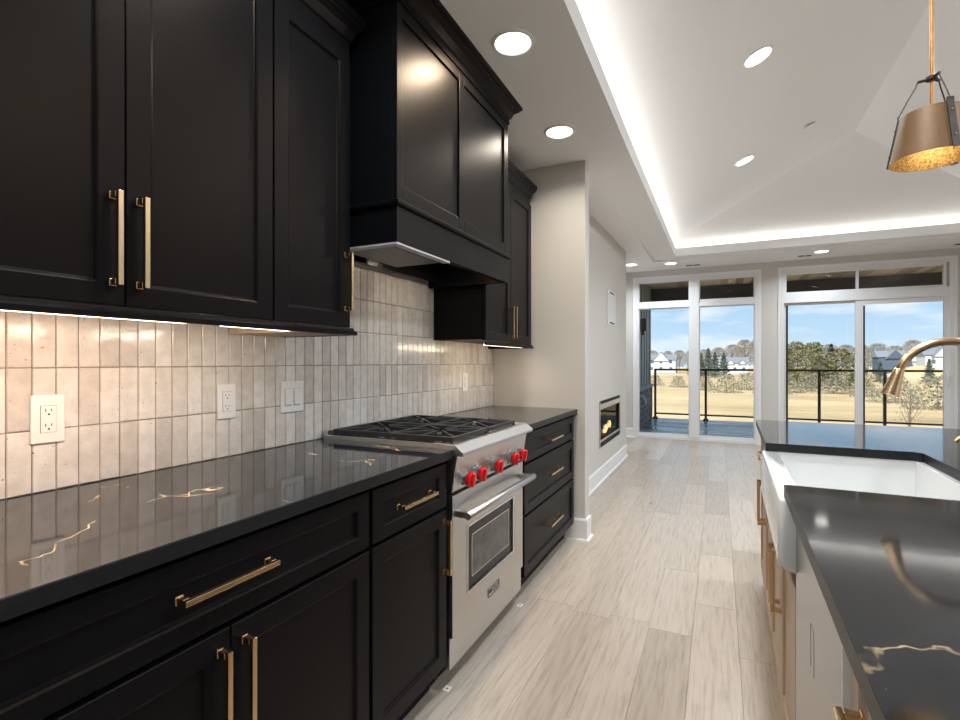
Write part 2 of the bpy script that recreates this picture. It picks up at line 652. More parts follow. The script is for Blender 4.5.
# ------------------------------------------------------------------ the room
XR, YB, YE, YP = 5.05, -2.6, 8.62, 3.478
mb = MB()
rnd = random.Random(3)
PW = 0.187
x = 0.0 - 0.06
while x < XR:
    y = YB - rnd.uniform(0, 1.6)
    x1 = min(x + PW, XR)
    while y < YE + 0.1:
        ln = rnd.uniform(0.7, 2.1)
        a, bq = max(y, YB), min(y + ln, YE + 0.1)
        if bq - a > 0.02:
            gp = 0.0006
            mb.add([(x + gp, a + gp, 0), (x1 - gp, a + gp, 0), (x1 - gp, bq - gp, 0), (x + gp, bq - gp, 0),
                    (x + gp, a + gp, -0.012), (x1 - gp, a + gp, -0.012), (x1 - gp, bq - gp, -0.012), (x + gp, bq - gp, -0.012)],
                   [(0, 1, 2, 3), (4, 5, 1, 0), (5, 6, 2, 1), (6, 7, 3, 2), (7, 4, 0, 3)])
        y += ln
    x += PW
fl = struct('floor', mb, 'oak_floor', label='wide pale oak plank floor')
sub = obj('subfloor', MB().box(-0.2, XR + 0.1, YB - 0.1, YE + 0.15, -0.12, -0.0115), 'grout', fl)

HW = 3.75
wl = struct('wall_left', MB().box(-0.15, 0.0, YB, YP + 0.104, 0, HW), 'wall_paint')
# pillar (stub wall) and fireplace wall beyond it
ws = struct('wall_stub', MB().box(-0.15, 0.7056, YP, YP + 0.104, 0, HW), 'wall_paint', bev=0.004, label='greige stub wall at the end of the cabinet run')
FPY0, FPY1 = 5.205, 6.425
FZ0, FZ1 = 0.345, 0.835
mb = MB()
mb.box(0.0, 0.43, YP + 0.105, FPY0, 0, HW)
mb.box(0.0, 0.43, FPY1, 6.875, 0, HW)
mb.box(0.0, 0.43, FPY0, FPY1, 0, FZ0)
mb.box(0.0, 0.43, FPY0, FPY1, FZ1, HW)
struct('wall_fireplace', mb, 'wall_paint')
struct('wall_left_far', MB().box(-0.15, 0.0, 6.876, YE, 0, HW), 'wall_paint')

# tiles: stacked upright, five rows
mb = MB()
rnd = random.Random(11)
Z0, TP, TW = 0.9145, 0.1563, 0.0505
y = YP - 0.0005
ri = 0
while y > -0.6:
    for r in range(5):
        g = 0.0011
        a, b2 = y - TW + g, y - g
        za, zb = Z0 + r * TP + g, Z0 + (r + 1) * TP - g
        dz = rnd.uniform(-0.0006, 0.0006)
        za += dz
        zb += dz
        t = [0.0085 + rnd.uniform(-0.0007, 0.0007) for _ in range(4)]
        e = 0.0022
        vs = [(0.001, a, za), (0.001, b2, za), (0.001, b2, zb), (0.001, a, zb),
              (t[0] - 0.002, a, za), (t[1] - 0.002, b2, za), (t[2] - 0.002, b2, zb), (t[3] - 0.002, a, zb),
              (t[0], a + e, za + e), (t[1], b2 - e, za + e), (t[2], b2 - e, zb - e), (t[3], a + e, zb - e)]
        fs = [(0, 1, 5, 4), (1, 2, 6, 5), (2, 3, 7, 6), (3, 0, 4, 7), (4, 5, 9, 8), (5, 6, 10, 9), (6, 7, 11, 10), (7, 4, 8, 11), (8, 9, 10, 11)]
        mb.add(vs, fs)
    y -= TW
tl = obj('tile_backsplash', mb, 'tile', wl)
tl['label'] = 'glossy off-white upright tile backsplash'
obj('grout_bed', MB().box(0.0002, 0.0052, -0.6, YP - 0.0005, Z0, Z0 + 5 * TP), 'grout', wl)

# far wall with its two openings
W1 = (0.296, 2.084, 0.0, 2.60)      # window: x0, x1, z0, z1
D1 = (2.372, 4.33, 0.0, 2.605)
mb = MB()
mb.box(-0.15, W1[0], YE, YE + 0.16, 0, HW)
mb.box(W1[1], D1[0], YE, YE + 0.16, 0, HW)
mb.box(D1[1], XR + 0.15, YE, YE + 0.16, 0, HW)
mb.box(W1[0], W1[1], YE, YE + 0.16, W1[3], HW)
mb.box(D1[0], D1[1], YE, YE + 0.16, D1[3], HW)
struct('wall_far', mb, 'wall_paint')
# unseen dining side wall, its windows added for fill daylight; back wall
mb = MB()
ys = [(-2.4, -0.2), (0.0, 1.9)]
prev = YB
for a, b2 in ys:
    mb.box(XR, XR + 0.15, prev, a, 0, HW + 0.6)
    mb.box(XR, XR + 0.15, a, b2, 0, 0.1)
    mb.box(XR, XR + 0.15, a, b2, 2.55, HW + 0.6)
    prev = b2
mb.box(XR, XR + 0.15, prev, YE, 0, HW + 0.6)
struct('wall_right', mb, 'wall_paint')
struct('wall_back', MB().box(-0.15, XR + 0.15, YB - 0.15, YB, 0, HW + 0.6), 'wall_paint')

# soffit ceiling with the tray opening; lips of the tray; hipped tray ceiling
TX0, TX1, TY0, TY1 = 1.0, 4.56, -1.2, 7.5
ST = 0.03
LIP = 0.112


def slab(mb, x0, x1, ylist):
    for a, b2 in zip(ylist[:-1], ylist[1:]):
        za, zb = Hc(a), Hc(b2)
        mb.add([(x0, a, za), (x1, a, za), (x1, b2, zb), (x0, b2, zb), (x0, a, za + ST), (x1, a, za + ST), (x1, b2, zb + ST), (x0, b2, zb + ST)],
               [(3, 2, 1, 0), (4, 5, 6, 7), (0, 1, 5, 4), (1, 2, 6, 5), (2, 3, 7, 6), (3, 0, 4, 7)])


mb = MB()
L = 0.02
slab(mb, -0.1, TX0 - L, [YB, 3.5, TY1 + L])
slab(mb, -0.1, XR + 0.1, [TY1 + L, YE + 0.1])
slab(mb, TX1 + L, XR + 0.1, [YB, 3.5, TY1 + L])
slab(mb, TX0 - L, TX1 + L, [YB, TY0 - L])
for x0, x1 in ((TX0 - L, TX0), (TX1, TX1 + L)):
    for a, b2 in ((TY0 - L, 3.5), (3.5, TY1 + L)):
        za, zb = Hc(a), Hc(b2)
        mb.add([(x0, a, za), (x1, a, za), (x1, b2, zb), (x0, b2, zb), (x0, a, za + LIP), (x1, a, za + LIP), (x1, b2, zb + LIP), (x0, b2, zb + LIP)],
               [(3, 2, 1, 0), (4, 5, 6, 7), (0, 1, 5, 4), (1, 2, 6, 5), (2, 3, 7, 6), (3, 0, 4, 7)])
for a, b2 in ((TY0 - L, TY0), (TY1, TY1 + L)):
    mb.box(TX0, TX1, a, b2, Hc(TY1) if a > 0 else 2.65, (Hc(TY1) if a > 0 else 2.65) + LIP)
ce = struct('ceiling', mb, 'ceiling_paint')
# hip: ridge x, apex y, eaves
RX, AY, AZ = 2.781, 6.2, 3.568
PS, PE = 0.36, 0.5


def zs(x):
    return AZ - PS * abs(RX - x)


xl, xrr = 0.70, 2 * RX - 0.70
yf = AY + (AZ - zs(xl)) / PE
mb = MB()
vs = [(xl, TY0 - 0.4, zs(xl)), (RX, TY0 - 0.4, AZ), (xrr, TY0 - 0.4, zs(xrr)), (RX, AY, AZ), (xl, yf, zs(xl)), (xrr, yf, zs(xrr))]
vs += [(p[0], p[1], p[2] + 0.1) for p in vs]
mb.add(vs, [(0, 1, 3, 4), (1, 2, 5, 3), (4, 3, 5), (6, 10, 9, 7), (7, 9, 11, 8), (10, 11, 9), (0, 4, 10, 6), (4, 5, 11, 10), (5, 2, 8, 11), (0, 6, 7, 1), (1, 7, 8, 2)])
mb.box(xl - 0.05, xrr + 0.05, TY0 - 0.5, TY0 - 0.3, 2.66, 3.70)
mb.box(xl - 0.02, xl, TY0 - 0.4, yf, 2.66, 2.85).box(xrr, xrr + 0.02, TY0 - 0.4, yf, 2.66, 2.85).box(xl, xrr, yf, yf + 0.02, 2.70, 2.85)
struct('ceiling_tray', mb, 'ceiling_paint', label='pale vaulted tray ceiling with hipped end')
struct('roof', MB().box(-0.6, XR + 0.6, YB - 0.6, YE + 0.16, 4.36, 4.46), 'roof_grey')
struct('wall_upper', MB().box(-0.15, 0.0, YB - 0.15, YE + 0.16, HW, 4.36).box(-0.15, XR, YE, YE + 0.16, HW, 4.36), 'wall_paint')

# LED tapes in the cove, behind the lip
COVE = (0.98, 0.97, 0.93)
for nm, loc, rz, ln, lab in (('cove_light', (TX0 - 0.10, 3.15, 2.735), 0, 8.2, 'left side of the tray'),
                             ('cove_light', (2.78, TY1 + 0.10, 2.79), 1, 3.5, 'far side of the tray'),
                             ('cove_light', (TX1 + 0.10, 3.15, 2.735), 0, 8.2, 'dining side of the tray')):
    pw = {'left': 13, 'far ': 4, 'dini': 2.5}[lab[:4]]
    t = thing(nm, 'warm strip light hidden behind the ceiling lip along the ' + lab, 'strip light', loc, 'cove strip lights')
    mbx = MB()
    if rz == 0:
        mbx.prism([(TY0, 2.705), (3.5, 2.705), (TY1, 2.77), (TY1, 2.775), (3.5, 2.71), (TY0, 2.71)], 'x', loc[0] - 0.008, loc[0] + 0.008)
    else:
        mbx.box(TX0, TX1, loc[1] - 0.008, loc[1] + 0.008, 2.768, 2.774)
    obj('led_tape', mbx, 'led_cove', t)
    dv_ = Vector((0.80 * (1 if loc[0] < 2 else -1), 0, 0.60)) if rz == 0 else Vector((0, -0.80, 0.60))
    lamp('cove_lamp', 'AREA', (0, 0, 2.78 - loc[2] if rz == 0 else 0.02), dv_.to_track_quat('-Z', 'Y').to_euler(), pw, COVE, t, shape='RECTANGLE', size=ln, size_y=0.03)


# baseboards
def board(name, path, side=1, h=0.15, th=0.015, closed=False):
    prof = [(0, 0.0), (th, 0.0), (th, h - 0.012), (th - 0.005, h), (0, h)]
    mbx = MB().sweep(path, prof, side)
    shoe = [(th, 0.0), (th + 0.012, 0.0), (th + 0.009, 0.010), (th, 0.014)]
    mbx.sweep(path, shoe, side)
    return struct(name, mbx, 'trim_white')


board('baseboard_stub', [(0.56, YP), (0.7056, YP), (0.7056, YP + 0.104), (0.43, YP + 0.104)])
board('baseboard_fireplace', [(0.43, YP + 0.13), (0.43, 6.875), (0.0, 6.875)])
board('baseboard_far', [(0.0, YE), (W1[0], YE)])
board('baseboard_far_middle', [(W1[1], YE), (D1[0], YE)])


# ------------------------------------------------------------------ far window and sliding door
def frame_ring(mbx, x0, x1, z0, z1, w, y0, y1, wb=None):
    wb = wb or w
    mbx.box(x0, x0 + w, y0, y1, z0, z1)
    mbx.box(x1 - w, x1, y0, y1, z0, z1)
    mbx.box(x0 + w, x1 - w, y0, y1, z1 - w, z1)
    mbx.box(x0 + w, x1 - w, y0, y1, z0, z0 + wb)


Y0, Y1 = YE - 0.012, YE + 0.11
t = thing('window_1', 'tall fixed two-bay window with transoms, beside the fireplace wall', 'window', (1.19, YE, 0))
t['kind'] = 'structure'
mb = MB()
x0, x1 = W1[0], W1[1]
frame_ring(mb, x0, x1, 0.0, W1[3], 0.05, Y0, Y1)
mb.box(1.125, 1.265, Y0 - 0.006, Y1, 0.05, W1[3] - 0.05)
mb.box(x0 + 0.05, x1 - 0.05, Y0, Y1, 2.12, 2.19)
obj('frame', mb, 'vinyl_white', t, bev=0.004)
for a, b2 in ((x0 + 0.05, 1.125), (1.265, x1 - 0.05)):
    for za, zb, wv in ((2.19, W1[3] - 0.05, 0.026), (0.05, 2.12, 0.03)):
        mb = MB()
        frame_ring(mb, a, b2, za, zb, 0.014 if za > 1 else 0.012, YE + 0.01, YE + 0.07, 0.04)
        s = obj('sash', mb, 'vinyl_white', t, bev=0.003)
        obj('pane', MB().box(a + 0.01, b2 - 0.01, YE + 0.045, YE + 0.049, za + 0.02, zb - 0.01), 'glass', s)
mb = MB()
mb.box(x0 - 0.035, x0, YE - 0.014, YE, 0, W1[3] + 0.035).box(x1, x1 + 0.035, YE - 0.014, YE, 0, W1[3] + 0.035).box(x0, x1, YE - 0.014, YE, W1[3], W1[3] + 0.035)
obj('casing', mb, 'trim_white', t, bev=0.003)

t = thing('door_1', 'white sliding glass door with a wide transom on the far wall', 'sliding door', (3.35, YE, 0))
t['kind'] = 'structure'
x0, x1 = D1[0], D1[1]
mb = MB()
frame_ring(mb, x0, x1, 0.0, D1[3], 0.045, Y0, Y1)
mb.box(x0 + 0.045, x1 - 0.045, Y0, Y1, 2.11, 2.24)
obj('frame', mb, 'vinyl_white', t, bev=0.004)
mb = MB()
frame_ring(mb, x0 + 0.045, x1 - 0.07, 2.24, D1[3] - 0.045, 0.03, YE + 0.01, YE + 0.07)
mb.box(3.285, 3.315, YE + 0.01, YE + 0.07, 2.27, D1[3] - 0.07)
s = obj('transom', mb, 'vinyl_white', t, bev=0.003)
obj('pane', MB().box(x0 + 0.06, x1 - 0.08, YE + 0.04, YE + 0.044, 2.25, D1[3] - 0.05), 'glass', s)
mb = MB()
frame_ring(mb, x0 + 0.045, 3.315, 0.045, 2.11, 0.03, YE + 0.055, YE + 0.095, 0.07)
s = obj('sliding_panel', mb, 'vinyl_white', t, bev=0.003)
obj('pane', MB().box(x0 + 0.06, 3.30, YE + 0.073, YE + 0.077, 0.1, 2.09), 'glass', s)
mb = MB()
for a in (x0 + 0.075,):
    mb.box(a - 0.001, a + 0.022, YE + 0.046, YE + 0.054, 0.11, 2.08)
obj('weather_strip', mb, 'rail_bronze', s)
mb = MB()
frame_ring(mb, 3.275, x1 - 0.035, 0.045, 2.11, 0.09, YE + 0.008, YE + 0.05, 0.09)
mb.v = [(p[0] + 0.028 if 3.9 < p[0] < x1 - 0.06 else p[0], p[1], p[2] + 0.03 if 1.9 < p[2] < 2.05 else p[2]) for p in mb.v]
s = obj('sliding_panel', mb, 'vinyl_white', t, bev=0.003)
obj('pane', MB().box(3.35, x1 - 0.08, YE + 0.027, YE + 0.031, 0.12, 2.04), 'glass', s)
obj('weather_strip', MB().box(3.364, 3.384, YE + 0.004, YE + 0.0085, 0.12, 2.03), 'rail_bronze', s)
mb = MB().tube([(x1 - 0.065, YE + 0.008, 0.92), (x1 - 0.065, YE - 0.03, 0.95), (x1 - 0.065, YE - 0.035, 1.06), (x1 - 0.065, YE + 0.008, 1.10)], 0.01, 10)
obj('door_handle', mb, 'vinyl_white', s)
mb = MB()
mb.box(x0 - 0.035, x0, YE - 0.014, YE, 0, D1[3] + 0.035).box(x1, x1 + 0.035, YE - 0.014, YE, 0, D1[3] + 0.035).box(x0, x1, YE - 0.014, YE, D1[3], D1[3] + 0.035)
obj('casing', mb, 'trim_white', t, bev=0.003)
# unseen dining side windows, added to let in fill daylight
for i, (a, b2) in enumerate(ys):
    t = thing('window_%d' % (i + 2), 'added white framed window, out of view in the dining side wall, number %d from the back' % (i + 1), 'window', (XR, (a + b2) / 2, 0.1))
    t['kind'] = 'structure'
    mb = MB()
    for p, q in ((a, a + 0.07), (b2 - 0.07, b2), ((a + b2) / 2 - 0.05, (a + b2) / 2 + 0.05)):
        mb.box(XR - 0.01, XR + 0.1, p, q, 0.1, 2.55)
    mb.box(XR - 0.01, XR + 0.1, a + 0.07, b2 - 0.07, 0.1, 0.17).box(XR - 0.01, XR + 0.1, a + 0.07, b2 - 0.07, 2.48, 2.55)
    obj('frame', mb, 'vinyl_white', t)
    obj('pane', MB().box(XR + 0.05, XR + 0.054, a + 0.05, b2 - 0.05, 0.15, 2.5), 'glass', t)

# ------------------------------------------------------------------ base cabinets, left of the range
XF = 0.635                       # front face of doors and drawers
CT0, CT1 = 0.882, 0.9147         # worktop


def carcass(t, y0, y1, z0, z1, xb, mat='black_paint', name='body'):
    return obj(name, MB().box(0.012, xb, y0, y1, z0, z1), mat, t, bev=0.001)


def base_cab(label, y0, y1, group=None):
    t = thing('base_cabinet', label, 'base cabinet', (0.32, (y0 + y1) / 2, 0), group)
    carcass(t, y0, y1, 0.115, CT0 - 0.002, XF - 0.021)
    obj('toe_kick', MB().box(0.02, 0.553, y0, y1, 0.0, 0.115), 'black_paint', t)
    return t


def front(t, name, y0, y1, z0, z1, fr=0.057, fz=None, xf=XF, mat='black_paint', d=1):
    return obj(name, shaker(xf, y0, y1, z0, z1, d, fr, fz), mat, t)


# out of the picture to the left the run goes on behind the camera
t = base_cab('black base cabinet with one drawer over a door at the near end of the run', -0.55, 0.252)
f_ = front(t, 'drawer', -0.545, 0.247, 0.709, 0.868, 0.053, 0.043)
pull(f_, XF, -0.15, 0.79, 0.23, False)
f_ = front(t, 'door', -0.545, 0.247, 0.122, 0.697)
pull(f_, XF, 0.19, 0.56, 0.2, True)
t = base_cab('wide black base cabinet with one broad drawer over two doors', 0.256, 1.178)
f_ = front(t, 'drawer', 0.262, 1.172, 0.709, 0.868, 0.053, 0.043)
pull(f_, XF, 0.706, 0.799, 0.218, False)
f_ = front(t, 'door', 0.262, 0.7155, 0.122, 0.697)
pull(f_, XF, 0.690, 0.562, 0.205, True)
f_ = front(t, 'door', 0.7185, 1.172, 0.122, 0.697)
pull(f_, XF, 0.748, 0.562, 0.205, True)
t = base_cab('narrow black base cabinet left of the steel range, a short drawer over one door', 1.180, 1.640)
f_ = front(t, 'drawer', 1.187, 1.626, 0.709, 0.868, 0.057, 0.043)
pull(f_, XF, 1.408, 0.789, 0.205, False)
f_ = front(t, 'door', 1.187, 1.626, 0.122, 0.697)
pull(f_, XF, 1.602, 0.568, 0.20, True)
# right of the range: three wide drawers
RG0, RG1 = 1.6535, 2.412
t = base_cab('black drawer base between the steel range and the stub wall, three wide drawers', 2.425, 3.474)
for z0, z1, zc in ((0.716, 0.868, 0.785), (0.445, 0.704, 0.585), (0.125, 0.433, 0.285)):
    f_ = front(t, 'drawer', 2.452, 3.432, z0, z1, 0.055, 0.045 if z0 > 0.7 else 0.052)
    pull(f_, XF, 2.945, zc, 0.235, False)

t = dull_edges(obj('worktop', MB().box(0.0095, 0.6496, -0.6, 1.648, CT0, CT1), 'black_quartz', bev=0.002))
tag(t, 'long black quartz worktop with gold veins, on the cabinets left of the range', 'worktop')
t = dull_edges(obj('worktop', MB().box(0.0095, 0.6496, 2.418, 3.4775, CT0, CT1), 'black_quartz', bev=0.002))
tag(t, 'short black quartz worktop between the range and the stub wall', 'worktop')

# ------------------------------------------------------------------ upper cabinets
UF = 0.35
UZ0, UZ1 = 1.366, 2.345
CROWN = [(0.0, 2.352), (0.006, 2.352), (0.006, 2.395), (0.012, 2.400), (0.016, 2.412), (0.022, 2.432), (0.034, 2.446), (0.040, 2.450), (0.040, 2.460), (0.047, 2.466), (0.047, 2.490), (0.0, 2.490)]
RAIL = [(0.0, 1.338), (0.014, 1.338), (0.014, 1.350), (0.006, 1.356), (0.004, 1.364), (0.0, 1.364)]


def upper(label, y0, y1, rail_path, crown_path, doors, pulls, wood=None):
    t = thing('wall_cabinet', label, 'wall cabinet', (0.17, (y0 + y1) / 2, UZ0))
    obj('body', MB().box(0.012, UF - 0.021, y0, y1, 1.372, 2.46), 'black_paint', t, bev=0.001)
    for (a, b2), (hy, hz, hl) in zip(doors, pulls):
        f_ = front(t, 'door', a, b2, UZ0, UZ1, 0.057, 0.05, UF)
        pull(f_, UF, hy, hz, hl, True)
    mbx = MB().sweep(rail_path, RAIL, 1)
    obj('light_rail', mbx, 'black_paint', t)
    if crown_path:
        obj('crown_moulding', MB().sweep(crown_path, CROWN, 1), 'black_paint', t)
    if wood:
        obj('raw_underside', MB().box(0.02, 0.342, wood[0], wood[1], 1.339, 1.3715), 'raw_wood', t)
    return t


upper('black two-door wall cabinet at the near end, over the peach-lit tile', 0.240, 1.087, [(UF - 0.004, 0.240), (UF - 0.004, 1.087)],
      [(UF - 0.02, 0.24), (UF - 0.02, 1.087)],
      [(0.262, 0.6725), (0.6755, 1.084)], [(0.646, 1.51, 0.205), (0.702, 1.51, 0.205)])
upper('narrow black one-door wall cabinet left of the range hood', 1.089, 1.436, [(UF - 0.004, 1.089), (UF - 0.004, 1.443), (0.012, 1.443)],
      [(UF - 0.02, 1.089), (UF - 0.02, 1.436), (0.012, 1.436)],
      [(1.090, 1.430)], [(1.404, 1.525, 0.205)], (1.195, 1.43))
upper('black one-door wall cabinet out of sight at the near end', -0.55, 0.237, [(UF - 0.004, -0.55), (UF - 0.004, 0.237)], [(UF - 0.02, -0.55), (UF - 0.02, 0.237)],
      [(-0.54, 0.235)], [(0.19, 1.51, 0.205)])
upper('black two-door wall cabinet between the range hood and the stub wall', 2.586, 3.362, [(UF - 0.004, 2.586), (UF - 0.004, 3.368), (0.012, 3.368)],
      [(UF - 0.02, 2.586), (UF - 0.02, 3.362), (0.012, 3.362)],
      [(2.592, 2.972), (2.975, 3.357)], [(2.948, 1.495, 0.20), (3.000, 1.495, 0.20)])


def led_bar(label, y0, y1, mat, color, power, x=0.315):
    t = thing('cabinet_light', label, 'under-cabinet light', (x, (y0 + y1) / 2, 1.350), 'under-cabinet lights')
    obj('housing', MB().box(x - 0.012, x + 0.012, y0, y1, 1.347, 1.3715), 'plastic_white', t)
    obj('diffuser', MB().box(x - 0.011, x + 0.011, y0 + 0.003, y1 - 0.003, 1.340, 1.347), mat, t)
    lamp('strip_lamp', 'AREA', (0, 0, -0.012), (0, math.radians(25), 0), power, color, t, shape='RECTANGLE', size=0.02, size_y=y1 - y0)


led_bar('long peach-lit strip light under the near two-door wall cabinet', 0.02, 0.84, 'led_warm', (1.0, 0.73, 0.53), 6.8)
led_bar('shorter yellowish strip light under the cabinets left of the hood', 0.94, 1.18, 'led_neutral', (1.0, 0.88, 0.70), 1.3)
led_bar('small strip light under the wall cabinet right of the hood', 2.66, 3.28, 'led_neutral', (1.0, 0.80, 0.56), 2.2)

# ------------------------------------------------------------------ range hood
HY0, HY1, HXF = 1.504, 2.558, 0.50
t = thing('range_hood', 'black panelled range hood with crown moulding above the steel range', 'range hood', (0.25, 2.03, 1.675))
obj('body', MB().box(0.012, HXF - 0.021, HY0, HY1, 1.80, 2.648), 'black_paint', t, bev=0.0015)
mb = MB()                                        # stiles and rails of the face
for a, b2 in ((HY0, 1.54), (1.985, 2.036), (2.505, HY1)):
    mb.box(HXF - 0.021, HXF, a, b2, 1.826, 2.60)
for a, b2 in ((1.54, 1.985), (2.036, 2.505)):
    mb.box(HXF - 0.021, HXF, a, b2, 1.826, 1.885)
    mb.box(HXF - 0.021, HXF, a, b2, 2.50, 2.60)
obj('face_frame', mb, 'black_paint', t, bev=0.002)
for a, b2 in ((1.54, 1.985), (2.036, 2.505)):
    obj('panel', MB().box(HXF - 0.0205, HXF - 0.009, a + 0.0005, b2 - 0.0005, 1.8855, 2.4995), 'black_paint', t)
mb = MB()                                        # apron: three boards round an open underside
mb.box(HXF - 0.035, HXF, HY0, HY1, 1.675, 1.805)
mb.box(0.012, HXF - 0.035, HY0, HY0 + 0.035, 1.675, 1.805)
mb.box(0.012, HXF - 0.035, HY1 - 0.035, HY1, 1.675, 1.805)
ap = obj('apron', mb, 'black_paint', t, bev=0.0015)
obj('lower_edge', MB().box(HXF - 0.034, HXF - 0.001, HY0 + 0.001, 1.90, 1.668, 1.6752).box(0.013, HXF - 0.034, HY0 + 0.001, HY0 + 0.034, 1.668, 1.6752), 'liner_grey', ap)
obj('ledge', MB().sweep([(0.012, HY0), (HXF, HY0), (HXF, HY1), (0.012, HY1)], [(0.0, 1.805), (0.010, 1.808), (0.013, 1.815), (0.013, 1.824), (0.008, 1.828), (0.0, 1.828)], 1), 'black_paint', t)
HC = [(0.0, 2.545), (0.006, 2.545), (0.006, 2.572), (0.014, 2.578), (0.018, 2.588), (0.026, 2.606), (0.042, 2.618), (0.050, 2.622), (0.050, 2.630), (0.062, 2.634), (0.062, 2.6495), (0.0, 2.6495)]
obj('crown_moulding', MB().sweep([(0.012, HY0), (HXF, HY0), (HXF, HY1), (0.012, HY1)], HC, 1), 'black_paint', t)
obj('liner', MB().box(0.02, HXF - 0.036, HY0 + 0.036, HY1 - 0.036, 1.79, 1.7995).box(0.03, 0.06, HY0 + 0.036, HY1 - 0.036, 1.70, 1.79), 'enamel_black', t)
ins = obj('blower_insert', MB().prism([(0.12, 1.79), (0.12, 1.715), (0.17, 1.69), (0.40, 1.69), (0.44, 1.715), (0.44, 1.79)], 'y', 1.60, 1.98), 'steel_dark', t, bev=0.004)
for y in (2.13, 2.25):
    mb = MB().lathe([(0.030, 1.7895), (0.030, 1.776), (0.022, 1.772), (0.0, 1.772)], 0.34, y, 20)
    obj('hood_light', mb, 'hood_lamp', t)
    lamp('hood_spot', 'AREA', (0.09, y - 2.03, 0.094), (0, 0, 0), 0.8, (1.0, 0.86, 0.68), t, shape='DISK', size=0.05)

# ------------------------------------------------------------------ range
t = thing('range', 'stainless steel gas range with five red knobs', 'range', (0.33, 2.03, 0))
XD = 0.642
obj('body', MB().box(0.02, 0.615, RG0 + 0.004, RG1 - 0.002, 0.09, 0.902), 'steel_vertical', t, bev=0.002)
obj('kick_plate', MB().box(0.05, 0.565, RG0 + 0.02, RG1 - 0.02, 0.035, 0.09), 'black_recess', t)
for y in (RG0 + 0.06, RG1 - 0.06):
    for x in (0.10, 0.52):
        obj('leg', MB().lathe([(0.018, 0.0), (0.018, 0.01), (0.012, 0.014), (0.012, 0.06)], x, y, 14), 'steel', t)
obj('lower_panel', MB().box(0.615, 0.632, RG0 + 0.004, RG1 - 0.004, 0.082, 0.198), 'steel', t, bev=0.002)
# oven door with its window
DZ0, DZ1 = 0.203, 0.738
WY0, WY1, WZ0, WZ1 = 1.788, 2.268, 0.33, 0.585
mb = MB()
mb.box(0.616, XD, RG0 + 0.006, WY0, DZ0, DZ1).box(0.616, XD, WY1, RG1 - 0.006, DZ0, DZ1)
mb.box(0.616, XD, WY0, WY1, DZ0, WZ0).box(0.616, XD, WY0, WY1, WZ1, DZ1)
dr = obj('oven_door', mb, 'steel', t)
mb = MB()
fw = 0.009
for a, b2, c_, d_ in ((WY0 - fw, WY0, WZ0 - fw, WZ1 + fw), (WY1, WY1 + fw, WZ0 - fw, WZ1 + fw), (WY0, WY1, WZ0 - fw, WZ0), (WY0, WY1, WZ1, WZ1 + fw)):
    mb.box(XD - 0.004, XD + 0.003, a, b2, c_, d_)
obj('window_trim', mb, 'steel_polished', dr, bev=0.001)
obj('oven_window', MB().box(0.622, 0.637, WY0, WY1, WZ0, WZ1), 'oven_glass', dr)
mb = MB()
b_ = 0.045
mb.box(0.6365, 0.6378, WY0 + b_, WY1 - b_, WZ0 + b_, WZ1 - b_)
obj('inner_pane', mb, 'oven_glass_inner', dr)
mb = MB()
for a, b2, c_, d_ in ((WY0 + b_ - .004, WY0 + b_, WZ0 + b_, WZ1 - b_), (WY1 - b_, WY1 - b_ + .004, WZ0 + b_, WZ1 - b_), (WY0 + b_ - .004, WY1 - b_ + .004, WZ0 + b_ - .004, WZ0 + b_), (WY0 + b_ - .004, WY1 - b_ + .004, WZ1 - b_, WZ1 - b_ + .004)):
    mb.box(0.6365, 0.639, a, b2, c_, d_)
obj('pane_border', mb, 'steel_polished', dr)
# handle
hz, hx = 0.669, 0.702
mb = MB().tube([(hx, RG0 + 0.012, hz), (hx, RG0 + 0.016, hz), (hx, RG1 - 0.016, hz), (hx, RG1 - 0.012, hz)], [0.014, 0.0165, 0.0165, 0.014], 20)
hd = obj('handle', mb, 'steel', dr)
for y in (RG0 + 0.034, RG1 - 0.034):
    obj('handle_post', MB().box(XD - 0.001, hx, y - 0.016, y + 0.016, hz - 0.013, hz + 0.013), 'steel', dr, bev=0.004)
# badge on the door
mb = MB()
bz, by, bw, bh = 0.243, 2.038, 0.058, 0.021
mb.box(XD - 0.001, XD + 0.003, by - bw, by + bw, bz - bh, bz + bh)
bd = obj('badge', mb, 'steel', dr, bev=0.001)
mb = MB()
for a, b2, c_, d_ in ((by - bw, by + bw, bz + bh - 0.003, bz + bh), (by - bw, by + bw, bz - bh, bz - bh + 0.003), (by - bw, by - bw + 0.003, bz - bh, bz + bh), (by + bw - 0.003, by + bw, bz - bh, bz + bh)):
    mb.box(XD + 0.003, XD + 0.0042, a, b2, c_, d_)
obj('badge_border', mb, 'slot_dark', dr)
cu = bpy.data.curves.new('lettering', 'FONT')
cu.body = 'WOLF'
cu.size = 0.034
cu.space_character = 1.25
cu.align_x, cu.align_y = 'CENTER', 'CENTER'
cu.extrude = 0.0006
cu.offset = 0.0003
to = bpy.data.objects.new('lettering', cu)
me = bpy.data.meshes.new_from_object(to)
bpy.data.objects.remove(to)
lo = bpy.data.objects.new('lettering', me)
COL.objects.link(lo)
me.materials.append(MATS['slot_dark'])
lo.parent = dr
lo.location = Vector((XD + 0.0036, by, bz)) - Vector(t['_base'])
lo.rotation_euler = (PI / 2, 0, PI / 2)
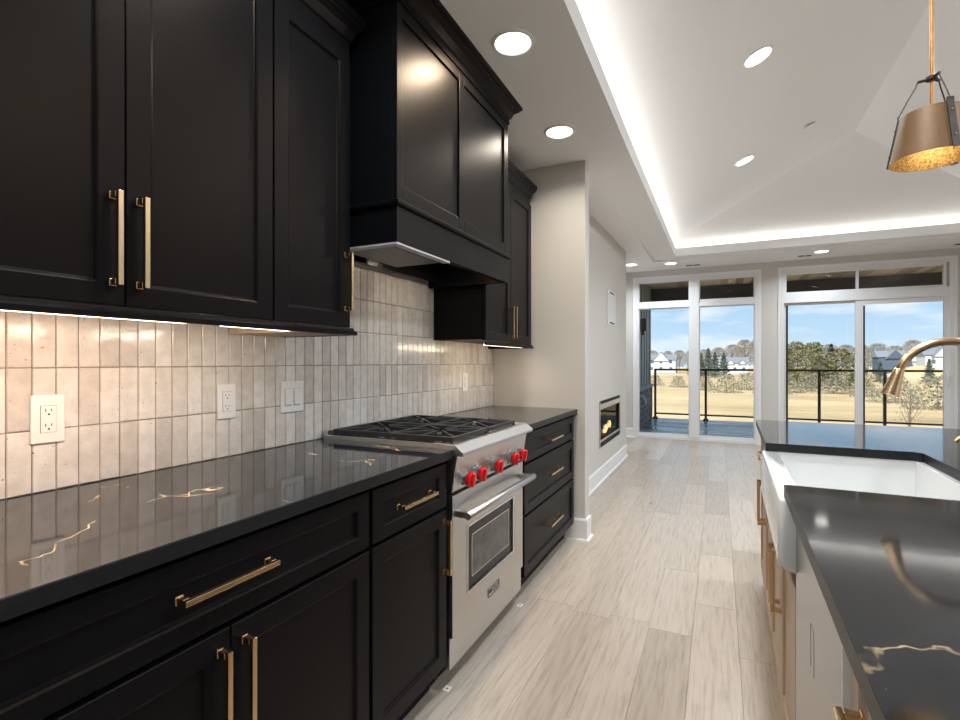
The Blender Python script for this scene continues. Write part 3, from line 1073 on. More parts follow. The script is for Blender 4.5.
# control panel and bullnose
obj('control_panel', MB().prism([(0.60, 0.752), (0.642, 0.752), (0.664, 0.892), (0.60, 0.892)], 'y', RG0 + 0.004, RG1 - 0.004), 'steel', t, bev=0.002)
obj('vent_gap', MB().box(0.60, 0.632, RG0 + 0.01, RG1 - 0.01, 0.739, 0.752), 'black_recess', t)
obj('bullnose', MB().prism([(0.56, 0.905), (0.56, 0.934), (0.650, 0.934), (0.660, 0.931), (0.692, 0.905), (0.694, 0.897), (0.690, 0.891), (0.60, 0.891)], 'y', RG0 - 0.004, RG1 + 0.006), 'steel', t, bev=0.0025)
# cooktop tray
mb = MB()
mb.box(0.022, 0.562, RG0 - 0.003, RG1 + 0.004, 0.903, 0.926)
mb.box(0.022, 0.562, RG0 - 0.003, RG0 + 0.006, 0.926, 0.933).box(0.022, 0.562, RG1 - 0.09, RG1 + 0.004, 0.926, 0.933)
mb.box(0.022, 0.045, RG0 - 0.003, RG1 + 0.004, 0.926, 0.953)
obj('cooktop', mb, 'steel', t, bev=0.002)
obj('burner_pan', MB().box(0.05, 0.60, RG0 + 0.012, RG1 - 0.095, 0.926, 0.9345), 'enamel_black', t, bev=0.002)
GY0, GY1 = 1.668, 2.312
GX0, GX1 = 0.060, 0.638
mid = (GY0 + GY1) / 2
for gy0, gy1 in ((GY0, mid - 0.002), (mid + 0.002, GY1)):
    mb = MB()
    tz, bz_ = 0.957, 0.940
    bw_ = 0.013
    mb.box(GX0, GX1, gy0, gy0 + bw_, bz_, tz).box(GX0, GX1, gy1 - bw_, gy1, bz_, tz)
    mb.box(GX0, GX0 + bw_, gy0 + bw_, gy1 - bw_, bz_, tz).box(GX1 - bw_, GX1, gy0 + bw_, gy1 - bw_, bz_, tz)
    xm = (GX0 + GX1) / 2
    mb.box(xm - 0.006, xm + 0.006, gy0 + bw_, gy1 - bw_, bz_ + 0.003, tz)
    for x in (GX0 + 0.006, GX1 - 0.006):
        for y in (gy0 + 0.006, gy1 - 0.006):
            mb.box(x - 0.006, x + 0.006, y - 0.006, y + 0.006, 0.934, bz_ + 0.001)
    yc = (gy0 + gy1) / 2
    for xc in ((GX0 + xm) / 2, (GX1 + xm) / 2):
        hx_, hy_ = (xm - GX0) / 2 - 0.01, (gy1 - gy0) / 2 - bw_ + 0.001
        for k in range(8):
            a = PI / 4 * k
            dx, dy = math.cos(a), math.sin(a)
            r1 = min(hx_ / abs(dx) if abs(dx) > 1e-6 else 9, hy_ / abs(dy) if abs(dy) > 1e-6 else 9)
            r0 = 0.034
            p, q = Vector((xc + dx * r0, yc + dy * r0, 0)), Vector((xc + dx * r1, yc + dy * r1, 0))
            n_ = Vector((-dy, dx, 0)) * 0.005
            vs = [p - n_, p + n_, q + n_, q - n_]
            mb.add([(v_.x, v_.y, z + (0.004 if i in (0, 1) and z > 0.95 else 0)) for z in (0.945, 0.957) for i, v_ in enumerate(vs)],
                   [(3, 2, 1, 0), (4, 5, 6, 7), (0, 1, 5, 4), (1, 2, 6, 5), (2, 3, 7, 6), (3, 0, 4, 7)])
    g_ = obj('grate', mb, 'cast_iron', t, bev=0.002)
    for xc in ((GX0 + xm) / 2, (GX1 + xm) / 2):
        mb = MB().lathe([(0.055, 0.934), (0.052, 0.938), (0.040, 0.940), (0.040, 0.944), (0.030, 0.947), (0.0, 0.948)], xc, yc, 24)
        obj('burner', mb, 'cast_iron', t)
# knobs, tilted with the panel
tilt = math.atan2(0.022, 0.14)
for i, dy in enumerate((-0.305, -0.200, -0.030, 0.158, 0.265)):
    yk, zk = 2.03 + dy, 0.798
    xk = 0.642 + (zk - 0.752) * 0.022 / 0.14
    R_ = Matrix.Rotation(tilt, 3, 'Y')

    def place(mbx):
        out = []
        for v_ in mbx.v:
            q = R_ @ Vector(v_)
            out.append((q.x + xk, q.y + yk, q.z + zk))
        mbx.v = out
        return mbx
    r_ = 0.029
    kb = obj('knob', place(MB().lathe([(r_ + 0.006, 0.0), (r_ + 0.006, 0.004), (r_, 0.006), (r_, 0.026), (r_ - 0.002, 0.027), (0.0, 0.027)], 0, 0, 28, True, 'x', 0.0)), 'knob_chrome', t)
    ang = 0.0
    mb = MB()
    n8 = 28
    prof = []
    for j in range(n8):
        a = 2 * PI * j / n8
        rr = (r_ - 0.001) * (1.0 + 0.03 * math.cos(8 * a))
        prof.append((rr * math.cos(a), rr * math.sin(a)))
    mb.prism(prof, 'x', 0.027, 0.046)
    rc = obj('knob_cap', place(mb), 'knob_red', kb, bev=0.003)
    rc['label'] = 'red knob cap'
    obj('knob_grip', place(MB().box(0.044, 0.056, -0.008, 0.008, -r_ * 0.9, r_ * 0.9)), 'knob_red', kb, bev=0.004)

# ------------------------------------------------------------------ outlets and switches on the tile


def plate(kind, label, cat, yc, zc, wd, ht, gang):
    t = thing(kind, label, cat, (0.009, yc, zc - ht / 2))
    mb = MB().prism([(yc - wd / 2, zc - ht / 2), (yc + wd / 2, zc - ht / 2), (yc + wd / 2, zc + ht / 2), (yc - wd / 2, zc + ht / 2)], 'x', 0.0085, 0.0145)
    obj('cover_plate', mb, 'plastic_white', t, bev=0.003)
    n_ = len(gang)
    for i, gk in enumerate(gang):
        y = yc + (i - (n_ - 1) / 2) * 0.046
        d_ = obj('decora_insert', MB().box(0.0145, 0.0165, y - 0.0165, y + 0.0165, zc - 0.0335, zc + 0.0335), 'plastic_white', t, bev=0.001)
        obj('insert_gap', MB().box(0.0144, 0.0149, y - 0.0172, y + 0.0172, zc - 0.0342, zc + 0.0342), 'slot_dark', t)
        if gk == 'outlet':
            for s_ in (-1, 1):
                z = zc + s_ * 0.0185
                obj('slot', MB().box(0.0163, 0.0168, y - 0.0075, y - 0.0055, z - 0.0005, z + 0.0075), 'slot_dark', d_)
                obj('slot', MB().box(0.0163, 0.0168, y + 0.0050, y + 0.0070, z + 0.0005, z + 0.0070), 'slot_dark', d_)
                obj('ground_hole', MB().lathe([(0.0026, 0.0163), (0.0026, 0.0169)], 0, y, 12, False, 'x', z - 0.0065), 'slot_dark', d_)
            obj('reset_button', MB().box(0.0164, 0.0172, y - 0.008, y + 0.008, zc - 0.0022, zc + 0.0022), 'plastic_white', t)
        else:
            obj('rocker', MB().prism([(0.0165, zc - 0.030), (0.0195, zc - 0.030), (0.0170, zc + 0.030), (0.0165, zc + 0.030)], 'y', y - 0.0145, y + 0.0145), 'plastic_white', t, bev=0.0006)
            obj('rocker_shadow_gap', MB().box(0.0164, 0.0167, y - 0.015, y + 0.015, zc - 0.0318, zc - 0.0302), 'slot_dark', t)
    for s_ in (-1, 1):
        for i in range(n_):
            y = yc + (i - (n_ - 1) / 2) * 0.046
            mb = MB().lathe([(0.0028, 0.0144), (0.0028, 0.0150), (0.0, 0.0151)], 0, y, 10, True, 'x', zc + s_ * (ht / 2 - 0.011))
            obj('screw', mb, 'plastic_white', t)
    return t


plate('wall_outlet', 'white double outlet on the tile nearest the camera, beneath the peach light', 'outlet', 0.680, 1.098, 0.073, 0.122, ['outlet'])
plate('wall_outlet', 'white double outlet on the tile, beside the twin rocker switch', 'outlet', 1.191, 1.106, 0.072, 0.120, ['outlet'])
plate('light_switch', 'white twin rocker switch on the tile left of the range', 'switch', 1.486, 1.104, 0.118, 0.122, ['switch', 'switch'])
plate('wall_outlet', 'white outlet on the tile right of the hood, near the stub wall', 'outlet', 2.996, 1.110, 0.072, 0.120, ['outlet'])

# square marks left on the floor in front of the range
for nm, px, py in (('left', 0.612, 1.672), ('right', 0.628, 2.405)):
    t = thing('floor_tag', 'small cream square tag on the floor at the %s front corner of the range' % nm, 'tag', (px, py, 0), 'floor tags')
    obj('tag', MB().box(px - 0.013, px + 0.013, py - 0.016, py + 0.016, 0.0002, 0.0025), 'tag_white', t, bev=0.0006)
    obj('tag_hole', MB().box(px - 0.004, px + 0.004, py - 0.005, py + 0.005, 0.0024, 0.0028), 'brass_dark', t)

# ------------------------------------------------------------------ island
IF = 1.722                        # island's kitchen-side face (its own frame)
XI1 = 2.72


def isl(name, label, cat, base, group=None):
    return thing(name, label, cat, base, group, island=True)


SY0, SY1 = 1.515, 2.385           # farmhouse sink
CUT0, CUT1, CUTX = 1.565, 2.338, 2.190
t = isl('island_worktop', 'black quartz island worktop with gold veins, cut out around the white sink', 'worktop', (2.2, 1.7, CT0))
mb = MB()
IY0, IY1 = -0.35, 3.25
r = 0.03
pts = [(1.70, IY0), (XI1, IY0), (XI1, IY1), (1.70, IY1), (1.70, CUT1)]
for k in range(7):
    a = PI / 2 * k / 6
    pts.append((CUTX - r + r * math.sin(a), CUT1 - r + r * math.cos(a)))
for k in range(7):
    a = PI / 2 * k / 6
    pts.append((CUTX - r + r * math.cos(a), CUT0 + r - r * math.sin(a)))
pts.append((1.70, CUT0))
# the outline is concave: two rectangles and a back strip welded at their shared edges
bmx = bmesh.new()
vv = [bmx.verts.new((p[0], p[1], CT0)) for p in pts]
fce = bmx.faces.new(vv)
ex = bmesh.ops.extrude_face_region(bmx, geom=[fce])
for g_ in ex['geom']:
    if isinstance(g_, bmesh.types.BMVert):
        g_.co.z = CT1
bmesh.ops.triangulate(bmx, faces=[f for f in bmx.faces if len(f.verts) > 4])
bmx.verts.index_update()
mb.add([tuple(v_.co) for v_ in bmx.verts], [tuple(v_.index for v_ in f.verts) for f in bmx.faces])
bmx.free()
dull_edges(obj('slab', mb, 'black_quartz', t, bev=0.002))

# sink
t = isl('farmhouse_sink', 'white fireclay apron-front sink set in the black island worktop', 'sink', (1.95, 1.95, 0.69))
SX0 = 1.684
rr = 0.036
zt, zb = CT0 - 0.0006, 0.690
mb = MB()
# apron: rounded plan, rounded lower edge


def rounded_front(x0, x1, y0, y1, rad, n_=8):
    out = [(x1, y1), (x1, y0)]
    for k in range(n_ + 1):
        a = PI / 2 * k / n_
        out.append((x0 + rad - rad * math.sin(a), y0 + rad - rad * math.cos(a)))
    for k in range(n_ + 1):
        a = PI / 2 * k / n_
        out.append((x0 + rad - rad * math.cos(a), y1 - rad + rad * math.sin(a)))
    return out


layers = []
for z, ins_ in ((zb, 0.022), (zb + 0.006, 0.010), (zb + 0.018, 0.002), (zb + 0.03, 0.0), (zt - 0.012, 0.0), (zt - 0.003, 0.004), (zt, 0.010)):
    layers.append([(x, y, z) for x, y in rounded_front(SX0 + ins_, 1.742, SY0 + ins_ * 0.9, SY1 - ins_ * 0.9, max(0.012, rr - ins_ * 0.4))])
n_ = len(layers[0])
vs = [p for l in layers for p in l]
fs = [tuple(range(n_))[::-1]]
for i in range(len(layers) - 1):
    for k in range(n_):
        fs.append((i * n_ + k, i * n_ + (k + 1) % n_, (i + 1) * n_ + (k + 1) % n_, (i + 1) * n_ + k))
fs.append(tuple(range((len(layers) - 1) * n_, len(layers) * n_)))
mb.add(vs, fs, True)
obj('apron', mb, 'ceramic', t)
mb = MB()
bx0, bx1, by0, by1 = 1.742, CUTX + 0.02, SY0 + 0.004, SY1 - 0.004
wth = 0.035
fz_ = 0.665
mb.box(bx0, bx1, by0, by0 + wth, fz_, zt).box(bx0, bx1, by1 - wth, by1, fz_, zt)
mb.box(bx1 - wth, bx1, by0 + wth, by1 - wth, fz_, zt).box(bx0, bx0 + 0.004, by0 + wth, by1 - wth, fz_, zt)
mb.box(bx0, bx1, by0 + wth, by1 - wth, fz_ - 0.02, fz_ + 0.005)
obj('basin', mb, 'ceramic', t, bev=0.004)
mb = MB().lathe([(0.045, fz_ + 0.005), (0.045, fz_ + 0.008), (0.03, fz_ + 0.008), (0.026, fz_ + 0.004), (0.0, fz_ + 0.004)], 1.98, 1.95, 24)
obj('drain', mb, 'brass', t)

# faucet: gooseneck over the basin
fx, fy = 2.275, 1.95
t = isl('faucet', 'brass gooseneck faucet arching over the white sink', 'faucet', (fx, fy, CT1))
obj('base', MB().lathe([(0.030, CT1), (0.030, CT1 + 0.006), (0.022, CT1 + 0.012), (0.019, CT1 + 0.05), (0.0155, CT1 + 0.06)], fx, fy, 28), 'brass', t)
arc = [(fx, fy, CT1 + 0.055), (fx, fy, 1.12), (fx, fy, 1.178)]
ca, rz_ = (2.152, 1.180), 0.123
for k in range(1, 22):
    a = PI * 0.9 * k / 21
    arc.append((ca[0] + rz_ * math.cos(a), fy, ca[1] + rz_ * math.sin(a)))
obj('spout', MB().tube(arc, 0.0118, 20), 'brass', t)
e0 = Vector(arc[-1])
dv = Vector((-0.29, 0, -0.957)).normalized()
hp = [e0 - dv * 0.004, e0 + dv * 0.001, e0 + dv * 0.02, e0 + dv * 0.05, e0 + dv * 0.079, e0 + dv * 0.081]
obj('spray_head', MB().tube(hp, [0.0122, 0.0140, 0.0155, 0.0195, 0.0238, 0.0222], 24), 'brass', t)
obj('lever', MB().tube([(fx, fy + 0.018, CT1 + 0.035), (fx, fy + 0.05, CT1 + 0.04), (fx, fy + 0.075, CT1 + 0.075), (fx, fy + 0.085, CT1 + 0.12)], [0.010, 0.009, 0.006, 0.005], 14), 'brass', t)
# soap dispenser further along
dx_, dy_ = 2.31, 2.215
t = isl('soap_dispenser', 'small brass soap dispenser behind the sink, beside the faucet', 'soap dispenser', (dx_, dy_, CT1))
obj('collar', MB().lathe([(0.022, CT1), (0.022, CT1 + 0.006), (0.011, CT1 + 0.010), (0.011, CT1 + 0.055), (0.014, CT1 + 0.058), (0.014, CT1 + 0.078), (0.008, CT1 + 0.086), (0.0, CT1 + 0.087)], dx_, dy_, 22), 'brass', t)
obj('nozzle', MB().tube([(dx_, dy_, CT1 + 0.072), (dx_ - 0.03, dy_, CT1 + 0.078), (dx_ - 0.055, dy_, CT1 + 0.072), (dx_ - 0.064, dy_, CT1 + 0.060)], [0.0075, 0.007, 0.0065, 0.006], 14), 'brass', t)

# dishwasher
t = isl('dishwasher', 'stainless steel dishwasher in the island beside the white sink', 'dishwasher', (2.0, 1.21, 0))
dw0, dw1 = 0.905, 1.508
obj('body', MB().box(IF + 0.022, 2.30, dw0 + 0.004, dw1 - 0.002, 0.10, CT0 - 0.004), 'steel_vertical', t)
dd = obj('door', MB().box(IF, IF + 0.022, dw0, dw1, 0.115, CT0 - 0.006), 'steel_vertical', t, bev=0.004)
obj('edge_strip', MB().box(IF - 0.001, IF + 0.012, dw0 - 0.0045, dw0 - 0.0005, 0.115, CT0 - 0.006), 'trim_white', dd)
mb = MB()
mb.box(IF - 0.0004, IF + 0.0002, 1.240, 1.2412, 0.61, 0.70).box(IF - 0.0004, IF + 0.0002, 1.195, 1.1962, 0.61, 0.70)
mb.box(IF - 0.0004, IF + 0.0002, 1.1962, 1.240, 0.699, 0.70)
obj('vent_outline', mb, 'slot_dark', dd)
obj('toe_panel', MB().box(IF + 0.05, IF + 0.07, dw0 + 0.004, dw1 - 0.004, 0.0, 0.10), 'black_recess', t)


def isl_cab(label, y0, y1, z1=CT0 - 0.002):
    t = isl('island_cabinet', label, 'base cabinet', (2.0, (y0 + y1) / 2, 0))
    obj('body', MB().box(IF + 0.021, 2.30, y0, y1, 0.10, z1), 'island_oak', t, bev=0.001)
    obj('toe_kick', MB().box(IF + 0.045, 2.28, y0, y1, 0.0, 0.10), 'island_oak', t)
    return t


t = isl_cab('pale oak island cabinet below the white sink, two doors with brass handles', SY0, SY1, 0.642)
for a, b2, hy in ((SY0 + 0.006, 1.948, 1.915), (1.952, SY1 - 0.006, 1.985)):
    f_ = front(t, 'door', a, b2, 0.107, 0.655, 0.057, None, IF, 'island_oak', -1)
    pull(f_, IF, hy, 0.52, 0.205, True, -1)
t = isl_cab('pale oak island cabinet past the sink, toward the sliding door', SY1 + 0.004, 3.215)
f_ = front(t, 'drawer', SY1 + 0.012, 3.205, 0.715, 0.872, 0.055, 0.043, IF, 'island_oak', -1)
pull(f_, IF, 2.78, 0.79, 0.205, False, -1)
for a, b2, hy in ((SY1 + 0.012, 2.795, 2.765), (2.80, 3.205, 2.83)):
    f_ = front(t, 'door', a, b2, 0.107, 0.705, 0.057, None, IF, 'island_oak', -1)
    pull(f_, IF, hy, 0.56, 0.205, True, -1)
t = isl_cab('pale oak island drawer cabinet nearest the camera, beside the dishwasher', -0.30, dw0 - 0.006)
XN = IF + 0.007
for z0, z1 in ((0.107, 0.40), (0.407, 0.655)):
    f_ = front(t, 'drawer', -0.29, dw0 - 0.012, z0, z1, 0.055, 0.05, XN, 'island_oak', -1)
    pull(f_, XN, 0.30, (z0 + z1) / 2, 0.205, False, -1)
f_ = front(t, 'drawer', -0.29, dw0 - 0.012, 0.662, 0.872, 0.055, 0.05, XN, 'island_oak', -1)
pull(f_, XN, 0.735, 0.775, 0.16, False, -1)
t = isl('island_back_panel', 'pale oak panel closing the seating side of the island', 'panel', (2.36, 1.4, 0))
obj('panel', MB().box(2.305, 2.34, -0.30, 3.215, 0.0, CT0 - 0.002), 'island_oak', t)

# ------------------------------------------------------------------ pendant over the island
px_, py_ = 2.297, 2.535
t = thing('pendant_lamp', 'bronze bucket-shaped pendant lamp hanging over the island', 'pendant lamp', (px_, py_, 2.03))
zr, ztp = 2.034, 2.213
R0, R1 = 0.132, 0.098
obj('rod', MB().tube([(px_, py_, ztp - 0.01), (px_, py_, zs(px_) - 0.002)], 0.0065, 14), 'brass_dark', t)
obj('canopy', MB().lathe([(0.0, zs(px_) - 0.035), (0.05, zs(px_) - 0.034), (0.06, zs(px_) - 0.028), (0.06, zs(px_) + 0.0)], px_, py_, 28), 'brass_dark', t)
sh = obj('shade', MB().lathe([(0.012, ztp + 0.012), (0.03, ztp + 0.010), (0.034, ztp), (R1, ztp), (R0, zr)], px_, py_, 64, caps=False), 'shade_bronze', t)
obj('shade_lining', MB().lathe([(0.0, ztp - 0.003), (R1 - 0.003, ztp - 0.003), (R0 - 0.003, zr), (R0, zr)], px_, py_, 64, caps=False), 'hammered_gold', sh)
mb = MB().lathe([(0.0, 2.345), (0.020, 2.345), (0.020, 2.357), (0.0, 2.357)], px_, py_, 20)
base_a = math.atan2(-0.285, -0.958) + 0.0
dirs = []
vx, vy = -0.285, -0.958              # toward the kitchen side
for dg in (-90, 30, 150):
    a = math.radians(dg)
    dirs.append((vx * math.cos(a) - vy * math.sin(a), vx * math.sin(a) + vy * math.cos(a)))
for d_ in dirs:
    mb.tube([(px_, py_, 2.351), (px_ + d_[0] * 0.042, py_ + d_[1] * 0.042, 2.351)], 0.006, 8)
obj('collar', mb, 'iron', t)
for d_ in dirs:
    a0 = Vector((px_ + d_[0] * 0.042, py_ + d_[1] * 0.042, 2.351))
    a1 = Vector((px_ + d_[0] * (R1 + 0.004), py_ + d_[1] * (R1 + 0.004), ztp + 0.012))
    wr = obj('wire', MB().tube([a0, a0.lerp(a1, 0.1) + Vector((0, 0, -0.006)), a0.lerp(a1, 0.5), a1], 0.0026, 8), 'iron', t)
    # strap down the shade with rivets
    nrm = Vector((d_[0], d_[1], 0))
    tg = Vector((-d_[1], d_[0], 0))
    pr = []
    for z, rd in ((ztp + 0.016, R1 + 0.001), (ztp, R1 + 0.001), (zr - 0.002, R0 + 0.001)):
        for s_ in (-1, 1):
            for o_ in (0.0, 0.005):
                c_ = Vector((px_, py_, z)) + nrm * (rd + o_) + tg * (0.0115 * s_)
                pr.append(tuple(c_))
    fs = []
    for i in range(2):
        b0 = i * 4
        fs += [(b0, b0 + 2, b0 + 6, b0 + 4), (b0 + 1, b0 + 5, b0 + 7, b0 + 3), (b0, b0 + 4, b0 + 5, b0 + 1), (b0 + 2, b0 + 3, b0 + 7, b0 + 6)]
    fs += [(0, 1, 3, 2), (8, 10, 11, 9)]
    st_ = obj('strap', MB().add(pr, fs), 'iron', t)
    mb = MB()
    for u_ in (0.2, 0.75):
        rd = R1 + (R0 - R1) * u_ + 0.006
        c_ = Vector((px_, py_, ztp + (zr - ztp) * u_)) + nrm * rd
        mb.tube([c_, c_ + nrm * 0.004], [0.0045, 0.003], 10)
    obj('rivet', mb, 'brass', st_)
obj('bulb', MB().lathe([(0.0, 2.10), (0.02, 2.105), (0.028, 2.13), (0.022, 2.16), (0.013, 2.18), (0.013, 2.205)], px_, py_, 20), 'bulb_glow', t)
lamp('pendant_glow', 'POINT', (0, 0, 0.06), (0, 0, 0), 0.45, (1.0, 0.80, 0.55), t, shadow_soft_size=0.03)

# ------------------------------------------------------------------ recessed downlights, vents, sprinkler
WARM = (0.86, 0.94, 1.0)


def downlight(label, x, y, z, tilt=0.0, power=None, r=0.095, color=WARM):
    power = power or (23 if tilt else 10)
    t = thing('recessed_light', label, 'ceiling light', (x, y, z), 'recessed ceiling lights')
    t.rotation_euler = (0, tilt, 0)
    t['_base'] = (0, 0, 0)
    mb = MB().lathe([(r * 0.80, -0.004), (r * 0.86, -0.009), (r * 0.97, -0.007), (r, 0.0), (r * 0.8, 0.0)], 0, 0, 40)
    obj('trim_ring', mb, 'trim_white', t)
    obj('diffuser', MB().lathe([(0.0, -0.0055), (r * 0.8, -0.0045), (r * 0.8, 0.004)], 0, 0, 40), 'lamp_diffuser', t)
    t['kind'] = 'thing'
    lamp('downlight', 'AREA', (0, 0, -0.011), (0, 0, 0), power, color, t, shape='DISK', size=r * 1.55, spread=math.radians(150 if tilt else 148))
    return t


downlight('recessed ceiling light above the front of the range hood', 0.725, 2.064, 2.65, color=(1.0, 0.82, 0.60))
downlight('recessed ceiling light in the soffit by the stub wall', 0.666, 2.982, 2.65, power=7, color=(1.0, 0.90, 0.76))
downlight('recessed ceiling light nearest the fireplace wall at the far end', 0.35, 7.867, Hc(7.867))
downlight('recessed ceiling light in front of the tall fixed window', 0.896, 8.03, Hc(8.03))
downlight('recessed ceiling light in front of the sliding door', 2.786, 8.03, Hc(8.03))
tl_ = math.atan(PS)
for lab, yy in (('upper recessed light in the sloped tray ceiling', 3.68), ('lower recessed light in the sloped tray ceiling', 5.52)):
    downlight(lab, 1.770, yy, zs(1.770) - 0.001, -tl_)
# downlights out of view, mostly added to brighten the room
for lab, x, y in (('recessed ceiling light over the near wall cabinets', 0.75, 1.05), ('added unseen ceiling light behind the camera over the worktop', 0.75, 0.05),
                  ('added unseen ceiling light at the back of the kitchen aisle', 0.75, -1.2)):
    downlight(lab, x, y, Hc(y), power=6)
for lab, x, yy, sg in (('added unseen recessed light in the slope behind the camera', 1.770, 1.84, -1), ('added unseen recessed light low in the slope behind the camera', 1.770, 0.0, -1),
                       ('added unseen recessed light in the far slope above the dining side', 3.79, 1.84, 1), ('added unseen recessed light in the far slope beyond the pendant', 3.79, 3.68, 1),
                       ('added unseen recessed light in the far slope by the hipped end', 3.79, 5.52, 1)):
    downlight(lab, x, yy, zs(x) - 0.001, sg * tl_)

t = thing('fire_sprinkler', 'small white sprinkler cover in the sloped tray ceiling', 'sprinkler', (2.29, 5.40, zs(2.29)))
t.rotation_euler = (0, -tl_, 0)
t['_base'] = (0, 0, 0)
obj('cover_plate', MB().lathe([(0.0, -0.016), (0.042, -0.016), (0.046, -0.014), (0.046, -0.010), (0.0, -0.010)], 0, 0, 28), 'trim_white', t)
obj('shadow_cup', MB().lathe([(0.028, -0.011), (0.028, 0.002)], 0, 0, 24), 'slot_dark', t)


def vent(label, x, y, wd=0.20, dp=0.10):
    z = Hc(y)
    t = thing('ceiling_vent', label, 'vent', (x, y, z), 'slot vents')
    mb = MB().box(x - wd / 2, x + wd / 2, y - dp / 2, y + dp / 2, z - 0.003, z - 0.0005)
    obj('vent_slot', mb, 'slot_dark', t)
    mb = MB()
    for s_ in (-1, 1):
        mb.box(x - wd / 2 - 0.008, x + wd / 2 + 0.008, y + s_ * (dp / 2 + 0.005) - 0.005, y + s_ * (dp / 2 + 0.005) + 0.005, z - 0.005, z - 0.0005)
    mb.box(x - 0.006, x + 0.006, y - dp / 2, y + dp / 2, z - 0.005, z - 0.0005)
    obj('vent_frame', mb, 'trim_white', t)


vent('dark slot vent in the ceiling above the tall fixed window', 1.19, 8.36)
vent('dark slot vent in the ceiling beside the light above the sliding door', 2.63, 8.28, 0.16)
vent('dark slot vent in the ceiling at the far right corner', 4.33, 8.30, 0.18)

# ------------------------------------------------------------------ fireplace and wall box
t = thing('fireplace', 'built-in gas fireplace with a steel frame and burning logs', 'fireplace', (0.43, 5.815, FZ0))
mb = MB()
a, b2, c_, d_ = FPY0 + 0.004, FPY1 - 0.004, FZ0 + 0.004, FZ1 - 0.004
mb.box(0.05, 0.07, a, b2, c_, d_).box(0.07, 0.425, a, a + 0.02, c_, d_).box(0.07, 0.425, b2 - 0.02, b2, c_, d_).box(0.07, 0.425, a, b2, c_, c_ + 0.02).box(0.07, 0.425, a, b2, d_ - 0.02, d_)
obj('firebox', mb, 'firebox', t)
mb = MB()
for y0_, y1_, z0_, z1_ in ((a, a + 0.035, c_, d_), (b2 - 0.035, b2, c_, d_), (a + 0.035, b2 - 0.035, c_ + 0.055, c_ + 0.075), (a + 0.035, b2 - 0.035, d_ - 0.085, d_ - 0.03)):
    mb.box(0.42, 0.438, y0_, y1_, z0_, z1_)
obj('surround', mb, 'steel', t, bev=0.003)
mb = MB().box(0.415, 0.430, a + 0.035, b2 - 0.035, c_, c_ + 0.055).box(0.415, 0.430, a + 0.035, b2 - 0.035, d_ - 0.03, d_)
obj('louver', mb, 'black_recess', t)
rnd = random.Random(5)
for i in range(5):
    y = 5.55 + i * 0.13
    mb = MB().tube([(0.335 + 0.02 * (i % 2), y - 0.16, FZ0 + 0.07 + 0.02 * (i % 3)), (0.345, y, FZ0 + 0.085 + 0.02 * (i % 2)), (0.365 - 0.03 * (i % 2), y + 0.15, FZ0 + 0.08 + 0.035 * (i % 3))], [0.03, 0.034, 0.027], 9)
    obj('log', mb, 'char_log', t)
for i in range(11):
    y = 5.60 + i * 0.052 + rnd.uniform(-0.015, 0.015)
    h_ = rnd.uniform(0.17, 0.24) * (1.5 - abs(i - 4.5) * 0.22)
    xx = 0.375 + rnd.uniform(-0.012, 0.008)
    z0_ = FZ0 + 0.10
    mb = MB().tube([(xx, y, z0_), (xx + 0.005, y + 0.008, z0_ + h_ * 0.3), (xx - 0.006, y - 0.006, z0_ + h_ * 0.65), (xx, y + 0.008, z0_ + h_)], [0.020, 0.034, 0.020, 0.002], 9)
    obj('flame', mb, 'flame', t)
obj('glass_front', MB().box(0.405, 0.409, a + 0.02, b2 - 0.02, c_ + 0.02, d_ - 0.02), 'fire_glass', t)
lamp('fire_glow', 'POINT', (-0.17, 0.0, 0.2), (0, 0, 0), 1.5, (1.0, 0.45, 0.15), t, shadow_soft_size=0.08)

t = thing('wall_box', 'white framed media box with dark slots, on the wall above the fireplace', 'media box', (0.43, 5.84, 1.66))
mb = MB()
obj('frame', MB().box(0.4305, 0.440, 5.62, 6.06, 1.665, 2.05), 'trim_white', t, bev=0.003)
obj('recess_panel', MB().box(0.440, 0.442, 5.66, 6.02, 1.71, 2.005), 'plastic_white', t)
obj('slot', MB().box(0.440, 0.4415, 5.72, 5.99, 2.018, 2.036), 'slot_dark', t)
obj('slot', MB().box(0.440, 0.4415, 5.72, 5.99, 1.680, 1.698), 'slot_dark', t)

# ------------------------------------------------------------------ outside: deck, railing, porch roof, pier
mb = MB()
y = YE + 0.18
while y < 12.15:
    mb.box(-1.5, 8.0, y, y + 0.131, -0.06, -0.03)
    y += 0.14
struct('deck_floor', mb, 'deck_board', label='wet blue-grey deck boards with sky reflections painted as streaks, outside the far windows')
mb = MB()
x = -1.5
while x < 8.0:
    mb.box(x, x + 0.137, YE + 0.17, 12.4, 2.90, 2.92)
    x += 0.14
pc = struct('porch_ceiling', mb, 'porch_wood', label='brown plank porch ceiling')
obj('porch_beam', MB().box(-1.5, 8.0, 12.0, 12.14, 2.56, 2.90), 'rail_bronze', pc)
obj('porch_roof', MB().box(-1.6, 8.1, YE + 0.17, 12.6, 2.93, 3.05), 'roof_grey', pc)

